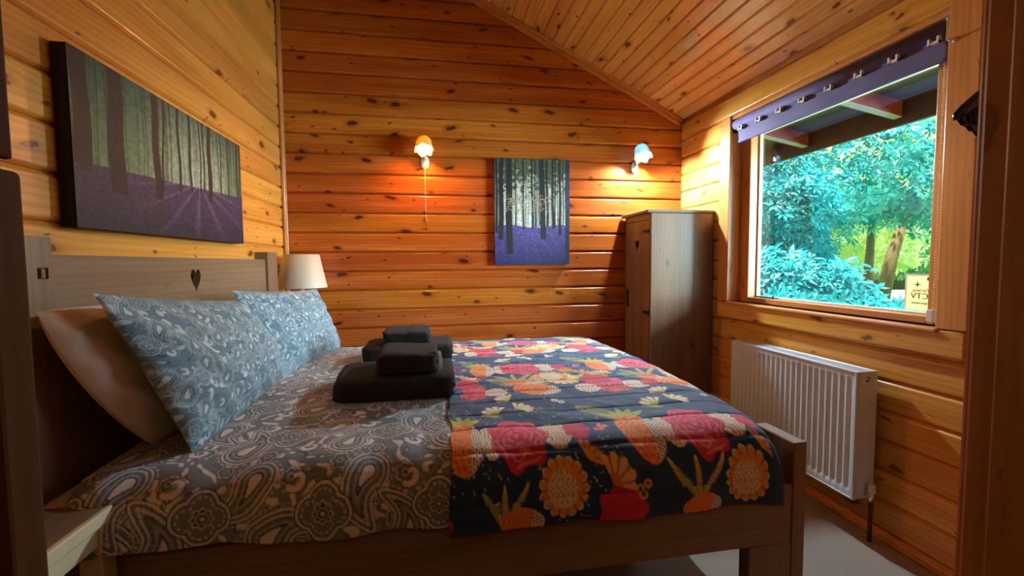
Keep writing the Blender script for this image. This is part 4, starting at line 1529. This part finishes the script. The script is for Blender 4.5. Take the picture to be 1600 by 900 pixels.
# ------------------------------------------------------------------ wardrobe
wd = root('wardrobe', (1.60, 2.90, 0.0), 'small brown wooden wardrobe with a heart-cut door in the corner', 'wardrobe')
WW = M['wardrobe_wood']
wx0, wx1, wy0, wy1, wz = 1.408, 1.862, 2.700, 3.096, 1.522
box('side_panel', wx0, wx1, wy0, wy0 + 0.022, 0.0, wz, WW, wd, 'z', 0.003)
box('side_panel', wx0, wx1, wy1 - 0.022, wy1, 0.0, wz, WW, wd, 'z', 0.003)
box('back_panel', wx1 - 0.012, wx1, wy0 + 0.022, wy1 - 0.022, 0.05, wz, WW, wd, 'z', 0.001)
box('bottom_panel', wx0 + 0.02, wx1 - 0.012, wy0 + 0.022, wy1 - 0.022, 0.05, 0.072, WW, wd, 'y', 0.001)
box('top', wx0 - 0.032, wx1 + 0.004, wy0 - 0.010, wy1 + 0.016, wz, wz + 0.022, WW, wd, 'x', 0.006, 2)
box('front_rail', wx0, wx0 + 0.02, wy0 + 0.022, wy1 - 0.022, wz - 0.04, wz, WW, wd, 'y', 0.001)
box('plinth', wx0, wx0 + 0.02, wy0 + 0.022, wy1 - 0.022, 0.0, 0.075, WW, wd, 'y', 0.001)
dl = [(0.08, 0.0), (wz - 0.044, 0.0), (wz - 0.044, wy1 - wy0 - 0.048), (0.08, wy1 - wy0 - 0.048)]
ht = [(v, u) for u, v in heart(0.178, 1.315, 0.062, 0.078)]
bm = extrude_loops([dl, ht], lambda u, v, w: (u, v, w), 0.02)
Rz = Matrix(((0, 0, 1), (0, 1, 0), (1, 0, 0))).to_4x4()
Rz = Matrix(((0, 0, -1), (0, 1, 0), (1, 0, 0))).to_4x4()
dr = link('door', from_bm('door', bm), WW, wd, Matrix.Translation((wx0 + 0.019, wy0 + 0.024, 0)) @ Rz)
for z in (1.405, 0.855, 0.30):
    bm = bmesh.new()
    bm_box(bm, wx0 - 0.004, wx0, wy0 + 0.026, wy0 + 0.105, z - 0.010, z + 0.010)
    bm_box(bm, wx0 - 0.005, wx0, wy0 + 0.002, wy0 + 0.030, z - 0.019, z + 0.019)
    link('hinge', from_bm('hinge', bm), M['dark_metal'], dr)
box('latch', wx0 - 0.014, wx0, wy1 - 0.065, wy1 - 0.045, 0.87, 1.00, M['dark_metal'], dr, 'z', 0.003)

# ------------------------------------------------------------------ radiator
rd = root('radiator', (1.79, 1.93, 0.0), 'white ribbed panel radiator under the window', 'radiator')
ry0, ry1, rz0, rz1, rx = 1.537, 2.332, 0.172, 0.729, 1.742
nf = 24
ys = np.linspace(ry0 + 0.004, ry1 - 0.004, nf * 8 + 1)
zs = np.r_[rz0, rz0 + 0.030, rz0 + 0.036, rz0 + 0.046, rz0 + 0.058, np.linspace(rz0 + 0.08, rz1 - 0.08, 4), rz1 - 0.058, rz1 - 0.046, rz1 - 0.036, rz1 - 0.030, rz1]
YY, ZZ = np.meshgrid(ys, zs, indexing='ij')
ph = (YY - ry0) / (ry1 - ry0) * nf
rib = np.clip(1.3 * np.cos(2 * np.pi * ph) + 0.25, -0.7, 0.7) * 0.5 + 0.5
env = np.clip(np.minimum(ZZ - rz0 - 0.030, rz1 - 0.030 - ZZ) / 0.02, 0, 1) * np.clip(np.minimum(YY - ry0 - 0.012, ry1 - 0.012 - YY) / 0.01, 0, 1)
XX = rx + 0.007 * rib * env
nu, nv = len(ys), len(zs)
V = np.stack([XX, YY, ZZ], -1).reshape(-1, 3)
F = grid_faces(nu, nv)
V2 = V.copy()
V2[:, 0] = rx + 0.014
me = from_arrays('front_panel', np.vstack([V, V2]), np.vstack([F, F[:, ::-1] + len(V)]), True)
link('front_panel', me, M['white_enamel'], rd)
# raised rim round the face
for a in ((ry0, ry0 + 0.010, rz0, rz1, 'z'), (ry1 - 0.010, ry1, rz0, rz1, 'z'), (ry0 + 0.01, ry1 - 0.01, rz0, rz0 + 0.008, 'y'), (ry0 + 0.01, ry1 - 0.01, rz1 - 0.008, rz1, 'y')):
    box('rim', rx - 0.003, rx + 0.014, a[0], a[1], a[2], a[3], M['white_enamel'], rd, a[4], 0.003, 2)
box('back_panel', 1.822, 1.842, ry0 + 0.004, ry1 - 0.004, rz0, rz1 - 0.002, M['white_enamel'], rd, 'y', 0.003)
sp = extrude_loops([[(rx + 0.004, rz0 + 0.006), (1.842, rz0 + 0.006), (1.842, rz1), (rx + 0.004, rz1)], [(1.795 + 0.013 * math.cos(a), 0.694 + 0.013 * math.sin(a)) for a in np.linspace(0, 2 * np.pi, 16, endpoint=False)]], lambda u, v, w: (u, ry0 + w, v), 0.0035)
link('side_panel', from_bm('side_panel', sp), M['white_enamel'], rd)
box('side_panel', rx + 0.004, 1.842, ry1 - 0.0035, ry1, rz0 + 0.006, rz1, M['white_enamel'], rd, 'z', 0.001)
tube('air_vent_plug', [(1.795, ry0 + 0.012, 0.694), (1.795, ry0 + 0.001, 0.694)], 0.0065, M['chrome'], rd, 10)
tube('valve_recess', [(1.795, ry0 + 0.016, 0.694), (1.795, ry0 + 0.010, 0.694)], 0.0135, M['dark_metal'], rd, 14)
bm = bmesh.new()
for k in range(66):
    y = ry0 + 0.012 + k * 0.01175
    bm_box(bm, rx + 0.012, 1.836, y, y + 0.0055, rz1 - 0.010, rz1 - 0.001)
tag(link('top_grille', from_bm('top_grille', bm), M['white_enamel'], rd), kind='stuff')
box('grille_edge', rx + 0.010, rx + 0.020, ry0 + 0.003, ry1 - 0.003, rz1 - 0.010, rz1, M['white_enamel'], rd, 'y', 0.002)
box('grille_edge', 1.834, 1.842, ry0 + 0.003, ry1 - 0.003, rz1 - 0.010, rz1, M['white_enamel'], rd, 'y', 0.002)
for y in (1.75, 2.12):
    box('wall_bracket', 1.842, RW + 0.002, y, y + 0.03, 0.24, 0.66, M['white_enamel'], rd, 'z', 0.002)
tube('valve_tail', [(1.800, ry0 + 0.004, 0.196), (1.803, ry0 - 0.022, 0.196)], 0.0075, M['chrome'], rd, 10)
lathe('valve_body', [(0.0001, -0.022), (0.009, -0.022), (0.010, -0.006), (0.012, 0.0), (0.011, 0.020), (0.0001, 0.020)], (1.804, ry0 - 0.024, 0.192), M['chrome'], rd, (0, 0, 1), 14)
lathe('valve_cap', [(0.0001, 0.0), (0.0135, 0.0), (0.0145, 0.004), (0.0135, 0.034), (0.011, 0.039), (0.0001, 0.040)], (1.804, ry0 - 0.024, 0.212), M['white_plastic'], rd, (0, 0, 1), 16)
tube('pipe', [(1.804, ry0 - 0.024, 0.172), (1.804, ry0 - 0.024, 0.0)], 0.0078, M['copper_pipe'], rd, 12)

# ------------------------------------------------------------------ bedside tables and lamp
def bedside(x0, x1, y0, y1, top, label):
    o = root('bedside_table', ((x0 + x1) / 2, (y0 + y1) / 2, 0), label, 'table')
    box('table_top', x0, x1 - 0.008, y0, y1, top - 0.004, top, M['table_top'], o, 'y', 0.001)
    box('top_edge', x1 - 0.008, x1 + 0.004, y0 - 0.004, y1 + 0.004, top - 0.030, top + 0.0005, M['cream_paint'], o, 'y', 0.003, 2)
    box('table_board', x0, x1 - 0.009, y0, y1, top - 0.030, top - 0.0045, M['cream_paint'], o, 'y', 0.002)
    for (xa, xb) in ((x0, x0 + 0.045), (x1 - 0.045, x1)):
        for (ya, yb) in ((y0, y0 + 0.045), (y1 - 0.045, y1)):
            box('leg', xa, xb, ya, yb, 0.0, top - 0.0305, M['cream_paint'], o, 'z', 0.003)
    box('apron', x1 - 0.020, x1 - 0.003, y0 + 0.0455, y1 - 0.0455, top - 0.072, top - 0.0305, M['cream_paint'], o, 'y', 0.002)
    box('apron', x0 + 0.003, x0 + 0.020, y0 + 0.0455, y1 - 0.0455, top - 0.072, top - 0.0305, M['cream_paint'], o, 'y', 0.002)
    return o


bedside(-0.965, -0.722, 0.700, 1.095, 0.668, 'cream painted bedside table with a brown top at the near side of the bed')
bedside(-0.965, -0.700, 2.800, 3.088, 0.655, 'bedside table hidden behind the pillows, carrying the table lamp')
tl = root('table_lamp', (-0.828, 2.935, 0.655), 'table lamp with a cream cone shade standing in the far left corner', 'lamp')
lathe('lamp_base', [(0.0001, 0.0), (0.065, 0.0), (0.068, 0.012), (0.045, 0.03), (0.030, 0.07), (0.042, 0.15), (0.050, 0.21), (0.036, 0.28), (0.015, 0.33), (0.011, 0.40), (0.0001, 0.405)], (-0.828, 2.935, 0.6555), M['plate_white'], tl, (0, 0, 1), 24)
shd = [(0.147, 1.054), (0.105, 1.262), (0.103, 1.262), (0.145, 1.054)]
lathe('lamp_shade', shd + shd[:1], (-0.828, 2.935, 0), M['shade_cloth'], tl, (0, 0, 1), 40)
bm = bmesh.new()
for k in range(3):
    a = k * 2.094
    bm_tube(bm, [(-0.828 + 0.010 * math.cos(a), 2.935 + 0.010 * math.sin(a), 1.055), (-0.828 + 0.146 * math.cos(a), 2.935 + 0.146 * math.sin(a), 1.057)], 0.0018, 6)
link('shade_carrier', from_bm('shade_carrier', bm), M['brass'], tl)

# ------------------------------------------------------------------ outside: eaves and garden
ev = root('roof_overhang', (2.4, 1.9, 2.1), 'dark brown roof overhang with red rafters above the window outside', 'roof')
RS = 0.175


def ev_z(x):
    return 2.115 - RS * (x - 2.03)


for k in range(6):
    x = 2.03 + 0.098 * k
    bm = bmesh.new()
    vs = []
    for y in (-0.5, 4.6):
        for (xx, dz) in ((x, 0.0), (x + 0.095, 0.0), (x + 0.095, 0.02), (x, 0.02)):
            vs.append(bm.verts.new((xx, y, ev_z(xx) + 0.055 + dz)))
    for f in ((0, 1, 2, 3), (7, 6, 5, 4), (0, 4, 5, 1), (1, 5, 6, 2), (2, 6, 7, 3), (3, 7, 4, 0)):
        bm.faces.new([vs[i] for i in f])
    link('soffit_board', from_bm('soffit_board', bm), M['soffit'], ev)
M['rafter_end'] = m_plain('pale_grey_rafter_underside', (0.22, 0.22, 0.23), 0.6, 30, 0.1, 0.1)  # pale grey strip under each rafter, its sides stay red
for y in (0.20, 0.82, 1.44, 2.06, 2.68, 3.30, 3.92):
    bm = bmesh.new()
    vs = []
    for yy in (y, y + 0.045):
        for (xx, dz) in ((2.03, -0.03), (2.56, -0.03), (2.56, 0.054), (2.03, 0.054)):
            vs.append(bm.verts.new((xx, yy, ev_z(xx) + dz)))
    for f in ((0, 1, 2, 3), (7, 6, 5, 4), (0, 4, 5, 1), (1, 5, 6, 2), (2, 6, 7, 3), (3, 7, 4, 0)):
        bm.faces.new([vs[i] for i in f])
    r = link('rafter', from_bm('rafter', bm), M['rafter'], ev)
    bm = bmesh.new()
    vs = []
    for yy in (y - 0.001, y + 0.046):
        for (xx, dz) in ((2.03, -0.034), (2.56, -0.034), (2.56, -0.030), (2.03, -0.030)):
            vs.append(bm.verts.new((xx, yy, ev_z(xx) + dz)))
    for f in ((0, 1, 2, 3), (7, 6, 5, 4), (0, 4, 5, 1), (1, 5, 6, 2), (2, 6, 7, 3), (3, 7, 4, 0)):
        bm.faces.new([vs[i] for i in f])
    tag(link('underside_strip', from_bm('underside_strip', bm), M['rafter_end'], r), 'pale grey underside of the rafter')
box('fascia', 2.575, 2.605, -0.5, 4.6, 1.951, 2.13, M['soffit'], ev, 'y', 0.003)
bm = bmesh.new()
vs = []
for y in (-0.5, 4.6):
    for (xx, dz) in ((2.03, 0.076), (2.64, 0.076), (2.64, 0.10), (2.03, 0.10)):
        vs.append(bm.verts.new((xx, y, ev_z(xx) + dz)))
for f in ((0, 1, 2, 3), (7, 6, 5, 4), (0, 4, 5, 1), (1, 5, 6, 2), (2, 6, 7, 3), (3, 7, 4, 0)):
    bm.faces.new([vs[i] for i in f])
link('roof_deck', from_bm('roof_deck', bm), M['soffit'], ev)


def ground_z(x, y):
    return -0.25 + 0.055 * (x - 2.2)


n = 30
X, Y = np.meshgrid(np.linspace(2.03, 40, n), np.linspace(-8, 40, n), indexing='ij')
V = np.stack([X, Y, ground_z(X, Y) + 0.10 * (vnoise(X * 0.8, Y * 0.8, 2) - 0.5)], -1).reshape(-1, 3)
me = from_arrays('ground', V, grid_faces(n, n))
tag(link('ground', me, M['grass']), kind='structure')
# curving pale path
pp = []
for t in np.linspace(0, 1, 24):
    cx, cy = 8.0 + 7.5 * t, 10.6 - 5.0 * t + 0.3 * math.sin(t * 4)
    pp.append((cx - 0.8, cy - 0.9))
    pp.append((cx + 0.8, cy + 0.9))
V = np.array([(a, b, ground_z(a, b) + 0.075) for a, b in pp])
me = from_arrays('path', V, np.array([(2 * k, 2 * k + 1, 2 * k + 3, 2 * k + 2) for k in range(23)]))
o = tag(link('path', me, M['gravel']), kind='structure')
md = o.modifiers.new('thickness', 'SOLIDIFY')
md.thickness = 0.04


def leaf_mesh(name, tips, axis, per, L, W, spread, seed, droop=0.2):
    """Whorls of leaves: at each tip `per` folded leaves radiate about its axis."""
    g = np.random.default_rng(seed)
    n = len(tips)
    axis = axis / np.linalg.norm(axis, axis=1, keepdims=True)
    ref = np.where(np.abs(axis[:, 2:3]) < 0.9, np.array([[0, 0, 1.0]]), np.array([[1.0, 0, 0]]))
    a = np.cross(axis, ref)
    a /= np.linalg.norm(a, axis=1, keepdims=True)
    b = np.cross(axis, a)
    ang = (np.arange(per)[None] / per * 2 * np.pi) + g.random((n, 1)) * 6.28 + 0.5 * g.random((n, per))
    el = spread + 0.5 * (g.random((n, per)) - 0.5)
    rad = np.cos(ang)[..., None] * a[:, None] + np.sin(ang)[..., None] * b[:, None]
    d = rad * np.cos(el)[..., None] + axis[:, None] * np.sin(el)[..., None]
    d[..., 2] -= droop
    d /= np.linalg.norm(d, axis=-1, keepdims=True)
    up = axis[:, None] - d * np.sum(axis[:, None] * d, -1, keepdims=True)
    up /= np.linalg.norm(up, axis=-1, keepdims=True) + 1e-6
    side = np.cross(d, up)
    l = L * (0.65 + 0.6 * g.random((n, per, 1)))
    w = l * W
    p0 = tips[:, None] + 0.02 * d
    mid = p0 + d * l * 0.5 - up * l * 0.02
    q = [p0, mid + side * w + up * w * 0.35, p0 + d * l, mid - side * w + up * w * 0.35, mid]
    V = np.stack(q, 2).reshape(-1, 3)
    base = np.arange(n * per)[:, None] * 5
    F = np.concatenate([base + np.array([[0, 4, 1]]), base + np.array([[4, 2, 1]]), base + np.array([[0, 3, 4]]), base + np.array([[4, 3, 2]])])
    return from_arrays(name, V, F, False)


def crown_tips(c, r, n, seed, shell=0.55):
    g = np.random.default_rng(seed)
    d = g.normal(size=(n, 3))
    d /= np.linalg.norm(d, axis=1, keepdims=True)
    lump = 1 + 0.22 * np.sin(d[:, :1] * 5 + seed) * np.cos(d[:, 1:2] * 4) + 0.12 * np.sin(d[:, 2:3] * 9)
    t = (shell + (1 - shell) * g.random((n, 1)) ** 0.5) * lump
    p = np.array(c) + d * t * np.array(r)
    ax = d + np.array([[-0.35, -0.35, 0.5]]) * 0.9 + g.normal(size=(n, 3)) * 0.3
    return p, ax


def plant(name, label, cat, c, r, n, per, L, W, mat, seed, stems, group=None, bark='bark', shell=0.5, spread=0.25):
    gz = ground_z(c[0], c[1]) + 0.02
    o = root(name, (c[0], c[1], gz), label, cat, group)
    t, ax = crown_tips(c, r, n, seed, shell)
    t[:, 2] = np.maximum(t[:, 2], gz + 0.05)
    tag(link('foliage', leaf_mesh('foliage', t, ax, per, L, W, spread, seed), mat, o), kind='stuff')
    for k, pts in enumerate(stems):
        rr = [pts[0][3]] + [p[3] for p in pts[1:]]
        tube('trunk', [p[:3] for p in pts], rr, M[bark], o, 9)
    return o


M['leaf_turq'] = m_translucent('blue_green_leaf', (0.010, 0.29, 0.33), 0.35, 0.4, ((0.04, 0.47, 0.48), 9.0), 0.02)
M['leaf_teal'] = m_translucent('teal_leaf', (0.012, 0.34, 0.33), 0.4, 0.4, ((0.05, 0.52, 0.42), 5.0), 0.05)
M['leaf_lime'] = m_translucent('sunlit_lime_leaf', (0.36, 0.66, 0.13), 0.5, 0.4, ((0.92, 0.92, 0.52), 2.6), 0.03)
M['leaf_green'] = m_translucent('hedge_green_leaf', (0.06, 0.42, 0.10), 0.4, 0.4, ((0.14, 0.60, 0.20), 4.0), 0.08)


def stem(x, y, h, lean=(0.0, 0.0), r=0.05):
    z = ground_z(x, y) - 0.05
    return [(x, y, z, r), (x + lean[0] * 0.4, y + lean[1] * 0.4, z + h * 0.5, r * 0.8), (x + lean[0], y + lean[1], z + h, r * 0.5)]


plant('laurel_shrub', 'low blue-green shrub with pointed leaves filling the bottom left of the window view', 'shrub', (4.35, 4.75, 0.60), (0.85, 0.90, 0.60), 1500, 7, 0.115, 0.17, M['leaf_turq'], 3, [stem(4.35, 4.8, 0.7)])
plant('rhododendron', 'tall blue-green bush at the left side of the window view', 'shrub', (4.7, 5.9, 1.75), (1.25, 1.15, 1.35), 2300, 7, 0.12, 0.17, M['leaf_turq'], 5, [stem(4.7, 6.0, 1.7), stem(4.9, 5.8, 1.5, (0.3, -0.2))])
plant('overhanging_tree', 'leafy teal tree spreading over the middle of the window view', 'tree', (6.3, 6.0, 2.62), (1.9, 1.5, 1.18), 720, 7, 0.12, 0.20, M['leaf_teal'], 8, [stem(7.62, 6.62, 2.3, (-0.15, -0.2), 0.085)])
plant('overhanging_tree', 'blue-green tree reaching in from the right of the window view', 'tree', (7.4, 5.7, 2.72), (1.25, 1.0, 1.2), 600, 7, 0.12, 0.20, M['leaf_turq'], 12, [stem(7.86, 6.62, 2.5, (0.75, 0.05), 0.12)])
plant('round_shrub', 'small teal shrub at the foot of the tan tree trunk', 'shrub', (5.60, 5.60, 0.50), (0.50, 0.5, 0.40), 600, 7, 0.11, 0.17, M['leaf_teal'], 14, [stem(5.60, 5.6, 0.5)])
plant('sunlit_bush', 'yellow-green sunlit bush glowing behind the trunk in mid view', 'shrub', (8.9, 7.9, 2.1), (1.35, 0.9, 1.35), 900, 6, 0.13, 0.26, M['leaf_lime'], 23, [stem(8.9, 8.0, 1.2)])
plant('clipped_hedge', 'bright green hedge right of the trunk, above the pale path', 'hedge', (13.2, 10.2, 1.75), (1.5, 1.5, 1.1), 1500, 6, 0.16, 0.22, M['leaf_green'], 17, [stem(13.2, 10.2, 1.0)])
for i, (c, r, lab) in enumerate((((11.5, 12.2, 3.2), (2.6, 2.2, 3.0), 'sunlit yellow-green tree behind the bushes, left of the trunk'),
                                 ((15.0, 12.4, 3.6), (2.8, 2.2, 3.4), 'sunlit yellow-green tree straight behind the trunk'),
                                 ((18.5, 12.5, 4.0), (3.0, 2.6, 3.8), 'sunlit yellow-green tree far behind the hedge'),
                                 ((9.0, 13.0, 3.4), (2.4, 2.2, 3.2), 'sunlit yellow-green tree farthest to the left behind the tall bush'))):
    plant('background_tree', lab, 'tree', c, r, 1700, 6, 0.30, 0.24, M['leaf_lime'], 30 + i, [stem(c[0], c[1], 3.0, (0, 0), 0.14)], 'sunlit trees at the back of the garden')
